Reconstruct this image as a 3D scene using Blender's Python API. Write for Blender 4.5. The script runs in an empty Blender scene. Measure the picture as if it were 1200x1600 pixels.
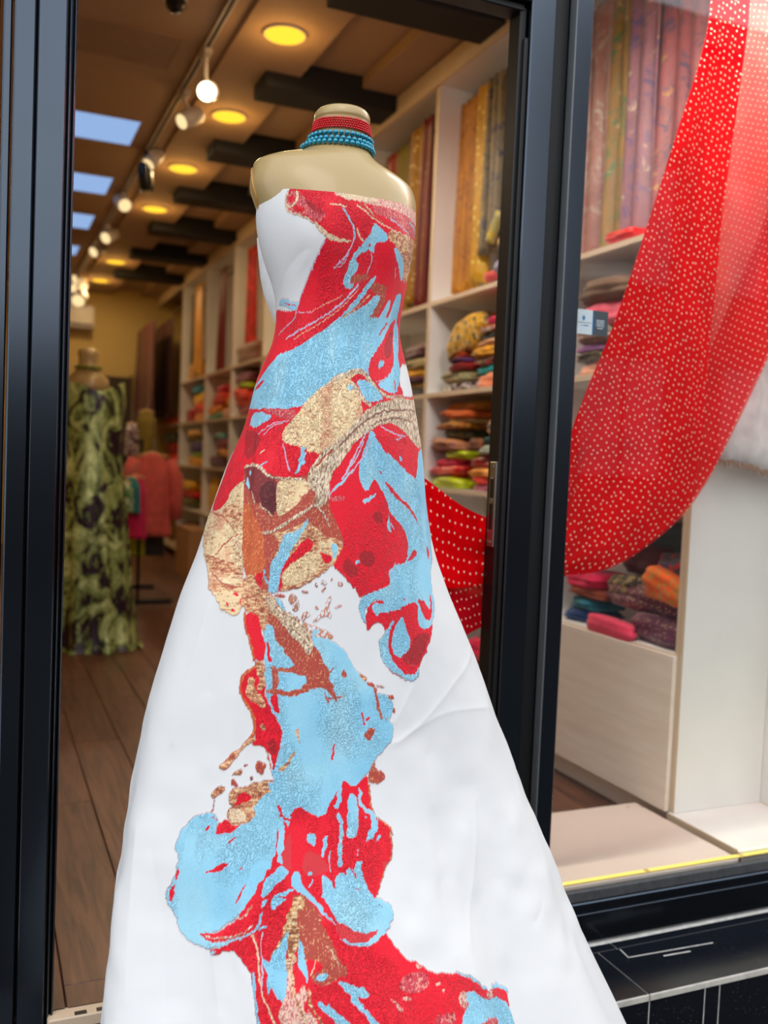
import bpy, math, random
import numpy as np
from mathutils import Vector, Matrix
random.seed(7); rng = np.random.default_rng(7)
SC = bpy.context.scene
COL = SC.collection

# ------------------------------------------------------------------ camera
F = 1470.9                                   # focal length in pixels of the 1200x1600 frame
YAW, PIT, ROLL = [math.radians(a) for a in (23.277, 2.919, 2.416)]
CAM = np.array([0.0, 0.0, 1.25])
_f = np.array([math.sin(YAW)*math.cos(PIT), math.cos(YAW)*math.cos(PIT), -math.sin(PIT)])
_r = np.array([math.cos(YAW), -math.sin(YAW), 0.0]); _u = np.cross(_r, _f)
_c, _s = math.cos(ROLL), math.sin(ROLL)
CR, CU = _c*_r + _s*_u, -_s*_r + _c*_u
cd = bpy.data.cameras.new('camera'); cam = bpy.data.objects.new('camera', cd); COL.objects.link(cam)
cd.sensor_fit = 'VERTICAL'; cd.sensor_height = 36.0; cd.lens = 36.0*F/1600.0
cd.clip_start = 0.05; cd.clip_end = 200
cam.matrix_world = Matrix(((CR[0], CU[0], -_f[0], CAM[0]), (CR[1], CU[1], -_f[1], CAM[1]), (CR[2], CU[2], -_f[2], CAM[2]), (0, 0, 0, 1)))
cd.dof.use_dof = True; cd.dof.focus_distance = 1.85; cd.dof.aperture_fstop = 2.6
SC.camera = cam

def at(x, y, X=None, Y=None, Z=None):
    """point of the scene seen at pixel (x, y) on the plane X=, Y= or Z="""
    d = _f + CR*((x-600)/F) - CU*((y-800)/F)
    t = (X-CAM[0])/d[0] if X is not None else (Y-CAM[1])/d[1] if Y is not None else (Z-CAM[2])/d[2]
    return CAM + t*d

# ------------------------------------------------------------------ world, exposure
W = bpy.data.worlds.new('overcast_sky'); SC.world = W; W.use_nodes = True
nt = W.node_tree; bg = nt.nodes['Background']
tc = nt.nodes.new('ShaderNodeTexCoord'); sx = nt.nodes.new('ShaderNodeSeparateXYZ'); rp = nt.nodes.new('ShaderNodeValToRGB')
nt.links.new(tc.outputs['Generated'], sx.inputs[0]); nt.links.new(sx.outputs[2], rp.inputs[0]); nt.links.new(rp.outputs[0], bg.inputs[0])
rp.color_ramp.elements[0].position = 0.0; rp.color_ramp.elements[0].color = (.90, .91, .935, 1)
rp.color_ramp.elements[1].position = 0.9; rp.color_ramp.elements[1].color = (.88, .92, .985, 1)
bg.inputs[1].default_value = SKY_STRENGTH = 2.0
sl = bpy.data.lights.new('hazy_sun', 'SUN'); sl.energy = .5; sl.angle = math.radians(30); sl.color = (1, .96, .9)
so = bpy.data.objects.new('hazy_sun', sl); COL.objects.link(so); so.rotation_euler = (math.radians(38), 0, math.radians(-20))
SC.view_settings.view_transform = 'Standard'; SC.view_settings.look = 'None'
SC.view_settings.exposure = 0.0; SC.view_settings.gamma = 1.0; SC.view_settings.use_curve_mapping = False
SC.cycles.max_bounces = 8; SC.cycles.transparent_max_bounces = 16
SC.cycles.sample_clamp_indirect = 6.0

# ------------------------------------------------------------------ helpers
def lin(c):
    return tuple(((v/255.0)/12.92 if v <= 10 else ((v/255.0+.055)/1.055)**2.4) for v in c)
class NT:
    def __init__(s, name):
        s.m = bpy.data.materials.new(name); s.m.use_nodes = True; s.t = s.m.node_tree
        s.b = s.t.nodes['Principled BSDF']; s.out = s.t.nodes['Material Output']
    def n(s, typ, **k):
        o = s.t.nodes.new('ShaderNode'+typ)
        for a, v in k.items():
            if a[0] == '_': o.inputs[a[1:].replace('_', ' ')].default_value = v
            else: setattr(o, a, v)
        return o
    def l(s, a, b): s.t.links.new(a, b)
    def set(s, **k):
        for a, v in k.items(): s.b.inputs[a.replace('_', ' ')].default_value = v
        return s
    def coord(s, scale=(1, 1, 1), kind='Object'):
        c = s.n('TexCoord'); mp = s.n('Mapping'); mp.inputs['Scale'].default_value = scale
        s.l(c.outputs[kind], mp.inputs[0]); return mp.outputs[0]
    def ramp(s, src, *st):
        r = s.n('ValToRGB'); e = r.color_ramp.elements
        while len(e) < len(st): e.new(0.5)
        for q, (p, c) in zip(e, st): q.position = p; q.color = tuple(c)+(1,) if len(c) == 3 else c
        s.l(src, r.inputs[0]); return r.outputs[0]
    def noise(s, vec, scale, detail=3, rough=.55, dist=0):
        q = s.n('TexNoise'); q.inputs['Scale'].default_value = scale; q.inputs['Detail'].default_value = detail
        q.inputs['Roughness'].default_value = rough; q.inputs['Distortion'].default_value = dist
        s.l(vec, q.inputs['Vector']); return q.outputs['Fac']
    def bump(s, h, strength=.3, dist=.002):
        q = s.n('Bump'); q.inputs['Strength'].default_value = strength; q.inputs['Distance'].default_value = dist
        s.l(h, q.inputs['Height']); s.l(q.outputs[0], s.b.inputs['Normal'])
def plain(name, col, rough=.6, metal=0.0, bump=0, bscale=60, vary=.08, coat=0.0, scale=(1, 1, 1), nscale=8):
    t = NT(name); c = lin(col); t.set(Roughness=rough, Metallic=metal, Coat_Weight=coat)
    v = t.coord(scale); n = t.noise(v, nscale)
    t.l(t.ramp(n, (.25, [x*(1-vary) for x in c]), (.75, [min(1, x*(1+vary)) for x in c])), t.b.inputs['Base Color'])
    if bump: t.bump(t.noise(v, bscale, 2), bump)
    return t.m
_CL = {}
def cloth(base, kind='plain', c2=None, c3=None, rough=.75, big=1.0):
    """woven cloth; kind: plain, floral, sequin, brocade, stripe"""
    key = (tuple(base), kind, c2 and tuple(c2), c3 and tuple(c3), big)
    if key in _CL: return _CL[key]
    t = NT('cloth_%s' % kind); c = lin(base); g_ = sum(c)/3; c = tuple(max(0.0, g_+(x-g_)*1.25) for x in c); t.set(Roughness=rough, Sheen_Weight=.15)
    v = t.coord((big,)*3); n = t.noise(v, 14, 3)
    col = t.ramp(n, (.3, [x*.8 for x in c]), (.7, [min(1, x*1.15) for x in c]))
    def over(col, mask, cc):
        m = t.n('Mix', data_type='RGBA'); t.l(mask, m.inputs['Factor']); t.l(col, m.inputs['A']); m.inputs['B'].default_value = tuple(lin(cc))+(1,); return m.outputs['Result']
    if kind == 'floral':
        for cc, sc_, lo in ((c2, 38, .56), (c3 or c2, 55, .60)):
            nn = t.noise(v, sc_, 1, .4, .8); col = over(col, t.ramp(nn, (lo, (0, 0, 0)), (lo+.03, (1, 1, 1))), cc)
    elif kind == 'sequin':
        vo = t.n('TexVoronoi'); vo.inputs['Scale'].default_value = 70; t.l(v, vo.inputs['Vector'])
        col = over(col, t.ramp(vo.outputs['Distance'], (.22, (1, 1, 1)), (.3, (0, 0, 0))), c2)
        t.set(Roughness=.45)
    elif kind == 'brocade':
        wd = .06 if big == 1.0 else .14; nn = t.noise(v, 26, 4, .7, 1.5); col = over(col, t.ramp(nn, (.5, (0, 0, 0)), (.5+wd, (1, 1, 1))), c2)
        nn = t.noise(v, 45, 2, .6, .5); col = over(col, t.ramp(nn, (.62, (0, 0, 0)), (.66 if wd < .1 else .74, (1, 1, 1))), c3 or c2); t.set(Roughness=.5)
    elif kind == 'stripe':
        wv = t.n('TexWave'); wv.inputs['Scale'].default_value = 9; wv.inputs['Distortion'].default_value = 2; t.l(v, wv.inputs['Vector'])
        col = over(col, t.ramp(wv.outputs['Fac'], (.6, (0, 0, 0)), (.7, (1, 1, 1))), c2)
    elif kind == 'silk': t.set(Roughness=.32)
    t.l(col, t.b.inputs['Base Color']); t.bump(t.noise(v, 220, 2), .25, .002)
    _CL[key] = t.m; return t.m
def emit(name, col, strength):
    t = NT(name); e = t.n('Emission'); e.inputs[0].default_value = tuple(col)+(1,); e.inputs[1].default_value = strength
    t.l(e.outputs[0], t.out.inputs[0]); return t.m

class MB:
    """collects vertices and faces of ONE mesh object"""
    def __init__(s): s.v = []; s.f = []
    def add(s, v, f):
        o = len(s.v); s.v += [tuple(p) for p in v]; s.f += [tuple(i+o for i in q) for q in f]; return s
    def box(s, x0, x1, y0, y1, z0, z1, b=0.0):
        if b <= 0:
            v = [(x, y, z) for z in (z0, z1) for y in (y0, y1) for x in (x0, x1)]
            return s.add(v, [(0, 2, 3, 1), (4, 5, 7, 6), (0, 1, 5, 4), (2, 6, 7, 3), (0, 4, 6, 2), (1, 3, 7, 5)])
        b = min(b, (x1-x0)*.45, (y1-y0)*.45, (z1-z0)*.45); v = []; L = [(x0, x1), (y0, y1), (z0, z1)]
        for k in range(8):
            c = [L[a][(k >> a) & 1] for a in range(3)]; sg = [1 if not (k >> a) & 1 else -1 for a in range(3)]
            for a in range(3): v.append(tuple(c[q]+(0 if q == a else sg[q]*b) for q in range(3)))
        f = []
        for a in range(3):
            o1, o2 = (a+1) % 3, (a+2) % 3
            for sd in (0, 1):
                ks = [sd << a, (sd << a) | (1 << o1), (sd << a) | (1 << o1) | (1 << o2), (sd << a) | (1 << o2)]
                q = [k*3+a for k in ks]; f.append(tuple(q if sd else q[::-1]))
            for m1 in (0, 1):
                for m2 in (0, 1):
                    k0 = (m1 << o1) | (m2 << o2); k1 = k0 | (1 << a)
                    q = [k0*3+o1, k1*3+o1, k1*3+o2, k0*3+o2]; f.append(tuple(q if m1 != m2 else q[::-1]))
        for k in range(8):
            q = [k*3, k*3+1, k*3+2]; f.append(tuple(q if bin(k).count('1') % 2 else q[::-1]))
        return s.add(v, f)
    def grid(s, P, wrap=False):
        P = np.asarray(P, float); r, c = P.shape[:2]; o = len(s.v); s.v += [tuple(p) for p in P.reshape(-1, 3)]
        for i in range(r-1):
            for j in range(c if wrap else c-1):
                k = (j+1) % c; s.f.append((o+i*c+j, o+i*c+k, o+(i+1)*c+k, o+(i+1)*c+j))
        return s
    def loft(s, rings, caps=True):
        o = len(s.v); s.grid(rings, True); n = len(rings[0]); m = len(rings)
        if caps: s.f.append(tuple(o+j for j in range(n))[::-1]); s.f.append(tuple(o+(m-1)*n+j for j in range(n)))
        return s
    def tube(s, path, rad, n=10, caps=True):
        path = [Vector(p) for p in path]; rad = rad if hasattr(rad, '__len__') else [rad]*len(path); R = []
        d0 = (path[1]-path[0]).normalized(); a = d0.orthogonal().normalized()
        for i, p in enumerate(path):
            d = (path[min(i+1, len(path)-1)]-path[max(i-1, 0)]).normalized(); a = (a-d*a.dot(d)).normalized(); b = d.cross(a)
            R.append([p+(a*math.cos(t)+b*math.sin(t))*rad[i] for t in [2*math.pi*k/n for k in range(n)]])
        return s.loft(R, caps)
    def disc(s, c, r, h, n=40, bev=.004):
        prof = [(0.001, 0), (r-bev, 0), (r, bev), (r, h)]
        return s.loft([[(c[0]+q*math.cos(t), c[1]+q*math.sin(t), c[2]+z) for t in [2*math.pi*k/n for k in range(n)]] for q, z in prof])
    def build(s, name, mat, parent=None, smooth=False, loc=None):
        me = bpy.data.meshes.new(name); me.from_pydata(s.v, [], s.f); me.update()
        if mat: me.materials.append(mat)
        if smooth: me.polygons.foreach_set('use_smooth', [True]*len(me.polygons))
        o = bpy.data.objects.new(name, me); COL.objects.link(o)
        if loc is not None: o.location = loc
        if parent: o.parent = parent
        return o
def tag(o, label, cat, group=None, kind=None):
    if label: o['label'] = label
    if cat: o['category'] = cat
    if group: o['group'] = group
    if kind: o['kind'] = kind
    return o
def thing(name, label, cat, loc=(0, 0, 0), group=None, kind=None):
    o = bpy.data.objects.new(name, None); COL.objects.link(o); o.location = loc; o.empty_display_size = .05
    return tag(o, label, cat, group, kind)
def struct(o): o['kind'] = 'structure'; return o
def local(o, pts):                       # world points into a thing's own frame (no rotation used)
    l = np.array(o.location); return np.asarray(pts, float)-l
def dup(o, loc, label=None, parent=None):
    c = o.copy(); COL.objects.link(c)
    if parent is not None: c.parent = parent
    else: c.location = loc
    if label: c['label'] = label
    for ch in list(o.children):
        dup(ch, None, None, c)
    return c

# ------------------------------------------------------------------ materials
M = {}
M['alu'] = plain('dark_aluminium', (78, 86, 96), .20, 1.0, vary=.05, nscale=3)
M['alu_dark'] = plain('black_gasket', (9, 10, 12), .5, vary=.05)
M['alu_edge'] = plain('pale_edge', (120, 126, 130), .4, .4)
M['bead'] = plain('worn_glazing_bead', (66, 68, 70), .6, vary=.3, nscale=50)
M['steel'] = plain('brushed_steel', (150, 148, 142), .35, .9)
M['laminate'] = plain('white_laminate', (236, 233, 229), .45, vary=.03)
M['platform'] = plain('blush_laminate', (222, 204, 194), .42, vary=.02)
M['edgeband'] = plain('beige_edge_band', (214, 192, 166), .5, vary=.04)
t = NT('ash_laminate'); t.set(Roughness=.45); n = t.noise(t.coord((6, .6, 5)), 5, 5)
t.l(t.ramp(n, (.3, lin((228, 212, 198))), (.7, lin((240, 228, 216)))), t.b.inputs['Base Color']); M['ash'] = t.m
M['ceiling'] = plain('ceiling_paint', (168, 138, 112), .85, vary=.03)
M['beam'] = plain('black_beam_paint', (7, 7, 10), .7, vary=.05)
M['wall'] = plain('cream_wall_paint', (208, 182, 116), .85, vary=.03)
M['facade'] = plain('grey_render', (120, 122, 125), .8, vary=.05)
t = NT('wood_plank'); t.set(Roughness=.42); oi = t.n('ObjectInfo'); v = t.coord((14, 1.1, 14))
ad = t.n('VectorMath', operation='ADD'); t.l(v, ad.inputs[0]); cm = t.n('CombineXYZ'); mu = t.n('Math', operation='MULTIPLY'); mu.inputs[1].default_value = 40
t.l(oi.outputs['Random'], mu.inputs[0]); t.l(mu.outputs[0], cm.inputs[0]); t.l(mu.outputs[0], cm.inputs[1]); t.l(cm.outputs[0], ad.inputs[1])
n = t.noise(ad.outputs[0], 2.2, 6, .6, 1.2); c1 = t.ramp(n, (.3, lin((66, 44, 36))), (.5, lin((104, 68, 54))), (.72, lin((128, 86, 68))))
hs = t.n('HueSaturation'); m2 = t.n('MapRange'); m2.inputs['To Min'].default_value = .8; m2.inputs['To Max'].default_value = 1.15
t.l(oi.outputs['Random'], m2.inputs['Value']); t.l(m2.outputs[0], hs.inputs['Value']); t.l(c1, hs.inputs['Color']); t.l(hs.outputs[0], t.b.inputs['Base Color']); t.bump(n, .2, .002); M['plank'] = t.m
t = NT('black_marble'); t.set(Roughness=.16, Specular_IOR_Level=.5); v = t.coord((.42, 2.4, 2.0))
n = t.noise(v, 2.6, 5, .5, .8); ve = t.ramp(n, (.491, (0, 0, 0)), (.498, (1, 1, 1)), (.501, (1, 1, 1)), (.507, (0, 0, 0)))
n2 = t.noise(t.coord(), 5, 2); gate = t.ramp(n2, (.62, (0, 0, 0)), (.70, (1, 1, 1)))
mm = t.n('Math', operation='MULTIPLY'); t.l(ve, mm.inputs[0]); t.l(gate, mm.inputs[1])
vo = t.n('TexVoronoi'); vo.inputs['Scale'].default_value = 130; t.l(t.coord(), vo.inputs['Vector']); sp = t.ramp(vo.outputs['Distance'], (.07, (1, 1, 1)), (.10, (0, 0, 0)))
mx = t.n('Math', operation='MAXIMUM'); mx.inputs[0].default_value = 0.0
gs = t.n('Math', operation='MULTIPLY'); t.l(sp, gs.inputs[0]); t.l(t.ramp(t.noise(t.coord(), 9, 2), (.5, (0, 0, 0)), (.56, (1, 1, 1))), gs.inputs[1]); t.l(gs.outputs[0], mx.inputs[1])
t.l(t.ramp(mx.outputs[0], (0, lin((13, 17, 24))), (1, lin((150, 150, 152)))), t.b.inputs['Base Color']); M['marble'] = t.m
M['grout'] = plain('pale_grout', (206, 204, 198), .9, bump=.5, bscale=90, vary=.25, nscale=40)
M['pave'] = plain('grey_paving', (34, 34, 36), .9, bump=.4)
M['nosing'] = plain('chipped_stone_edge', (190, 186, 176), .8, bump=.6, bscale=70, vary=.2, nscale=30)
M['disc'] = emit('yellow_light_panel', (1.0, .57, .035), 1.55)
M['lens'] = emit('spot_lens', (1.0, .72, .36), 1.2)
M['lens_hot'] = emit('spot_lens_facing', (1.0, .86, .55), 9)
M['skyl'] = emit('skylight_pane', (.30, .46, .78), 1.0)
M['led'] = emit('led_chip', (1.0, .82, .20), 1.5)
M['white_metal'] = plain('white_enamel', (205, 196, 186), .4)
M['black_metal'] = plain('black_enamel', (12, 12, 13), .35)
M['bust'] = plain('mannequin_shell', (178, 152, 102), .30, coat=.25, vary=.06, bump=.12, bscale=240)
M['bust_trim'] = plain('gold_piping', (190, 140, 70), .4, .3)
M['red_bead'] = plain('red_bead', (205, 8, 24), .25)
M['blue_bead'] = plain('turquoise_pearl', (20, 140, 168), .18, .35, coat=.6)
M['pearl'] = plain('pearl', (230, 222, 200), .2)
# window glass: clear, with the reflection of the street
t = NT('window_glass'); tr = t.n('BsdfTransparent'); gl = t.n('BsdfGlossy'); gl.inputs['Roughness'].default_value = 0.0
fr = t.n('Fresnel'); fr.inputs['IOR'].default_value = 1.52; ms = t.n('MixShader')
tr.inputs[0].default_value = (.97, .985, .98, 1)
ge = t.n('NewGeometry'); om = t.n('Math', operation='SUBTRACT'); om.inputs[0].default_value = 1.0; t.l(ge.outputs['Backfacing'], om.inputs[1])
f2 = t.n('Math', operation='MULTIPLY'); f2.inputs[1].default_value = 2.0; t.l(fr.outputs[0], f2.inputs[0])   # two faces of a thin pane
fm = t.n('Math', operation='MULTIPLY', use_clamp=True); t.l(f2.outputs[0], fm.inputs[0]); t.l(om.outputs[0], fm.inputs[1])
t.l(fm.outputs[0], ms.inputs[0]); t.l(tr.outputs[0], ms.inputs[1]); t.l(gl.outputs[0], ms.inputs[2]); t.l(ms.outputs[0], t.out.inputs[0]); M['glass'] = t.m
# sheer red cloth with woven gold dots
def sheer(name, alpha, col, thru=(1.0, .14, .12), sp=(.0205, .0185), dot=.10, rnd=.22):
    t = NT(name); t.t.nodes.remove(t.b)
    c = lin(col); df = t.n('BsdfDiffuse'); tl = t.n('BsdfTranslucent'); mx = t.n('MixShader'); mx.inputs[0].default_value = .2
    gz = t.n('BsdfDiffuse'); gz.inputs[0].default_value = tuple(lin((250, 196, 170)))+(1,)
    uv = t.n('UVMap'); v = uv.outputs[0]
    mp = t.n('Mapping'); mp.inputs['Scale'].default_value = (1/sp[0], 1/sp[1], 1); t.l(v, mp.inputs[0])
    vo = t.n('TexVoronoi', voronoi_dimensions='2D'); vo.inputs['Scale'].default_value = 1.0; vo.inputs['Randomness'].default_value = rnd; t.l(mp.outputs[0], vo.inputs['Vector'])
    dots = t.ramp(vo.outputs['Distance'], (dot, (1, 1, 1)), (dot+.03, (0, 0, 0)))
    n = t.noise(v, 9, 3); cc = t.ramp(n, (.3, [x*.85 for x in c]), (.7, [min(1, x*1.1) for x in c]))
    t.l(cc, df.inputs[0]); t.l(cc, tl.inputs[0]); t.l(df.outputs[0], mx.inputs[1]); t.l(tl.outputs[0], mx.inputs[2])
    m1 = t.n('MixShader'); tr = t.n('BsdfTransparent'); tr.inputs[0].default_value = tuple(thru)+(1,)
    m1.inputs[0].default_value = alpha; t.l(tr.outputs[0], m1.inputs[1]); t.l(mx.outputs[0], m1.inputs[2])
    m2 = t.n('MixShader'); t.l(dots, m2.inputs[0]); t.l(m1.outputs[0], m2.inputs[1]); t.l(gz.outputs[0], m2.inputs[2]); t.l(m2.outputs[0], t.out.inputs[0]); return t.m
# ------------------------------------------------------------------ setting: shell of the shop
PW = 2.125                                   # plane of the shop front
BACK, XL, XR, ZC = 13.3, -1.7, 2.62, 3.40
fl = struct(MB().box(XL, 2.62, 2.14, BACK, -.06, -.012).build('floor', M['plank']))
pl = {}
for i in range(23):
    x0 = XL+i*.19; y = 2.145-(i*.47) % 1.2
    while y < BACK:
        a, b = max(y, 2.145), min(y+1.2, BACK-.002)
        if b-a > .05 and x0 < 2.25:
            k = round(b-a, 3)
            if k not in pl: pl[k] = MB().box(.0012, .1888, .001, k-.001, -.012, 0, .0022).build('plank', M['plank'], fl, loc=(x0, a, 0))
            else:
                o = pl[k].copy(); COL.objects.link(o); o.location = (x0, a, 0); o.parent = fl
        y += 1.2
struct(MB().box(XL, 1.15, 2.2, BACK, ZC, ZC+.1).build('ceiling', M['ceiling']))
cb = struct(MB().box(1.15, 1.60, 2.2, BACK, 3.38, 3.52, .003).build('ceiling_light_board', M['ceiling']))
struct(MB().box(1.60, 1.97, 2.2, BACK, 3.46, 3.56).build('ceiling_recess', M['ceiling']))
struct(MB().box(1.97, XR, 2.2, BACK, 3.392, 3.52, .003).build('ceiling_soffit', M['ceiling']))
struct(MB().box(XL, XR+.1, BACK, BACK+.1, -.06, 3.6).build('wall_back', M['wall']))
struct(MB().box(XL-.1, XL, 2.14, BACK, -.06, 3.6).build('wall_left', M['wall']))
struct(MB().box(XR, XR+.1, 2.66, BACK, -.06, 3.6).build('wall_right', M['wall']))
struct(MB().box(-4, 6, 2.21, 2.40, 2.97, 7.2).build('wall_front', M['facade']))
struct(MB().box(-4, -.365, 2.14, 2.34, -.3, 2.97).build('wall_front_left', M['facade']))
struct(MB().box(3.62, 6, 2.14, 2.34, -.3, 2.97).build('wall_front_right', M['facade']))
struct(MB().box(2.625, 3.62, 2.56, 2.66, -.06, 3.6).build('wall_window_back', M['wall']))
struct(MB().box(3.62, 3.72, 2.34, 2.66, -.06, 3.6).build('wall_window_end', M['wall']))
struct(MB().box(2.2, 3.62, 2.19, 2.56, -.06, .0).box(2.625, 3.62, 2.2, 2.66, 3.38, 3.5).build('window_bay_floor', M['laminate']))
# shop front: door frame and window frame in dark aluminium
dr = struct(thing('door_1', None, None, (0, PW, 0)))
def bar(name, x0, x1, y0, y1, z0, z1, par, mat='alu', b=.003):
    o = np.array(par.location); return MB().box(x0-o[0], x1-o[0], y0-o[1], y1-o[1], z0-o[2], z1-o[2], b).build(name, M[mat], par)
bar('side_panel', -.36, .020, PW+.03, PW+.07, -.07, 2.62, dr)
bar('outer_post', .026, .043, PW+.005, PW+.08, -.07, 2.62, dr)
bar('outer_post', .047, .0885, PW, PW+.08, -.07, 2.62, dr)
bar('outer_post', .0885, .0915, PW+.018, PW+.08, -.07, 2.62, dr, 'alu_dark')
bar('jamb', .0925, .150, PW, PW+.08, -.07, 2.45, dr)
bar('gasket', .150, .1535, PW+.010, PW+.08, -.03, 2.44, dr, 'alu_dark')
bar('gasket', .1535, .160, PW+.003, PW+.08, -.03, 2.44, dr, 'alu')
bar('gasket', .160, .1635, PW+.012, PW+.08, -.03, 2.44, dr, 'alu_dark')
bar('gasket', .1635, .170, PW+.006, PW+.08, -.03, 2.44, dr, 'alu')
bar('gasket', 1.245, 1.264, PW+.022, PW+.08, -.03, 2.43, dr, 'alu_dark')
bar('gasket', 1.254, 1.266, PW+.010, PW+.03, -.03, 2.35, dr, 'alu_dark', .002)
bar('jamb', 1.266, 1.338, PW, PW+.08, -.07, 2.62, dr)
bar('header', .092, 1.266, PW, PW+.08, 2.437, 2.56, dr)
bar('transom_panel', -.36, 1.40, PW+.03, PW+.07, 2.555, 2.99, dr)
bar('header_gasket', .15, 1.256, PW+.02, PW+.08, 2.418, 2.437, dr, 'alu_dark')
th_ = bar('threshold', .158, 1.245, PW-.014, PW+.03, -.028, .0, dr, 'edgeband', .003)
for x in (.215, .262, .9, 1.0): bar('threshold_slot', x, x+.026, PW-.010, PW+.004, -.002, .0012, dr, 'alu_dark', .0005)
z1_, z0_ = at(785, 722, X=1.244)[2], at(781, 857, X=1.244)[2]
sp_ = bar('strike_plate', 1.2405, 1.2455, PW+.028, PW+.062, z0_, z1_, dr, 'steel', .0015)
zm = z0_+(z1_-z0_)*.36
for za, zb in ((zm-.035, zm+.035), (z0_+(z1_-z0_)*.70-.028, z0_+(z1_-z0_)*.70+.025)):
    MB().box(1.2392, 1.2410, .036, .054, za, zb, .001).build('latch_slot', M['alu_dark'], sp_)
for zz in (z0_+.012, z1_-.012, z0_+(z1_-z0_)*.55):
    MB().tube([(1.2385, .045, zz), (1.242, .045, zz)], .004, 8).build('screw', M['steel'], sp_)
wn = struct(thing('window_1', None, None, (1.4, PW, 0)))
bar('post_recess', 1.338, 1.400, PW+.034, PW+.08, -.07, 2.99, wn, 'alu_dark')
bar('stile', 1.400, 1.452, PW, PW+.045, -.07, 2.99, wn)
bar('stile_edge', 1.3985, 1.4015, PW-.001, PW+.03, -.07, 2.99, wn, 'alu_edge', .0008)  # paler strip along the edge of the stile
bar('bottom_rail', 1.452, 3.6, PW, PW+.06, .018, .048, wn)
bar('bottom_rail', 1.452, 3.6, PW+.003, PW+.06, -.07, .0155, wn)
bar('glazing_bead', 1.452, 3.6, PW+.006, PW+.026, .048, .080, wn, 'bead')
bar('top_rail', 1.452, 3.6, PW, PW+.06, 2.93, 2.99, wn)
MB().box(.050, 2.2, .028, .034, .05, 2.94).build('pane', M['glass'], wn)
# stone step and pavement
st = struct(MB().box(-.4, 3.6, 1.8662, 2.20, -.40, -.0775).build('step', M['grout']))
xs = [-.40, .30, .95, 1.596, 2.30, 3.0, 3.6]; xk = [-.4, .5, 1.662, 2.42, 3.6]
for a, b in zip(xs, xs[1:]): MB().box(a+.0018, b-.0018, 1.866, 2.079, -.09, -.0745, .001).build('top_tile', M['marble'], st)
for a, b in zip(xk, xk[1:]): MB().box(a+.0018, b-.0018, 2.0815, 2.114, -.09, -.0745, .001).build('back_tile', M['marble'], st)
for a, b in zip(xs, xs[1:]): MB().box(a+.002, b-.002, 1.860, 1.8665, -.091, -.075, .0012).build('chipped_edge', M['nosing'], st)
xr = [-.40, .10, .62, 1.10, 1.60, 1.782, 1.832, 2.28, 2.8, 3.6]
for a, b in zip(xr, xr[1:]):
    MB().box(a+.0018, b-.0018, 1.8645, 1.873, -.40, -.0935, .001).build('riser_tile', M['marble'], st)
cr = MB()
for p, q, w in (((1.66, 2.031), (1.947, 2.019), .0018), ((1.665, 2.075), (1.66, 2.031), .0016), ((1.76, 2.006), (1.85, 2.002), .0022)):
    d = np.array(q)-np.array(p); n_ = np.array([-d[1], d[0]])/np.linalg.norm(d)*w
    cr.add([(*(np.array(v)+sg*n_), z) for z in (-.0748, -.0741) for v, sg in ((p, 1), (p, -1), (q, -1), (q, 1))], [(0, 1, 2, 3), (7, 6, 5, 4), (0, 4, 5, 1), (2, 6, 7, 3), (1, 5, 6, 2), (0, 3, 7, 4)])
cr.build('filled_crack', M['grout'], st)
pv = struct(MB().box(-16, 40, -9, 1.872, -.40, -.30).build('pavement', M['pave']))
# the house across the street, seen in the glass
tanf = plain('tan_facade', (96, 84, 76), .85); wm_ = plain('street_window', (120, 122, 128), .3)
def house(name, x0, x1, h, rows, step, mat=None):
    hb = struct(MB().box(x0, x1, -10, -9, -.4, h-.45).box(x0, x1, -10, -8.7, h-.45, h).build(name, mat or tanf))
    for ix in range(int((x1-x0)/step)):
        for iz in range(rows):
            x, z = x0+.6+ix*step, 1.0+iz*3.3
            MB().box(x, x+1.7, -9.0, -8.95, z+.2, z+2.2, .02).build('window', wm_, hb)
            MB().box(x+.83, x+.87, -8.95, -8.93, z+.2, z+2.2).build('window_bar', M['alu_dark'], hb)
house('house_across_street', 8.6, 32, 9.05, 2, 3.0); house('low_house_across_street', -14, 8.5, 2.7, 0, 4.0, plain('dark_shopfront', (44, 44, 46), .8))
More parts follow.
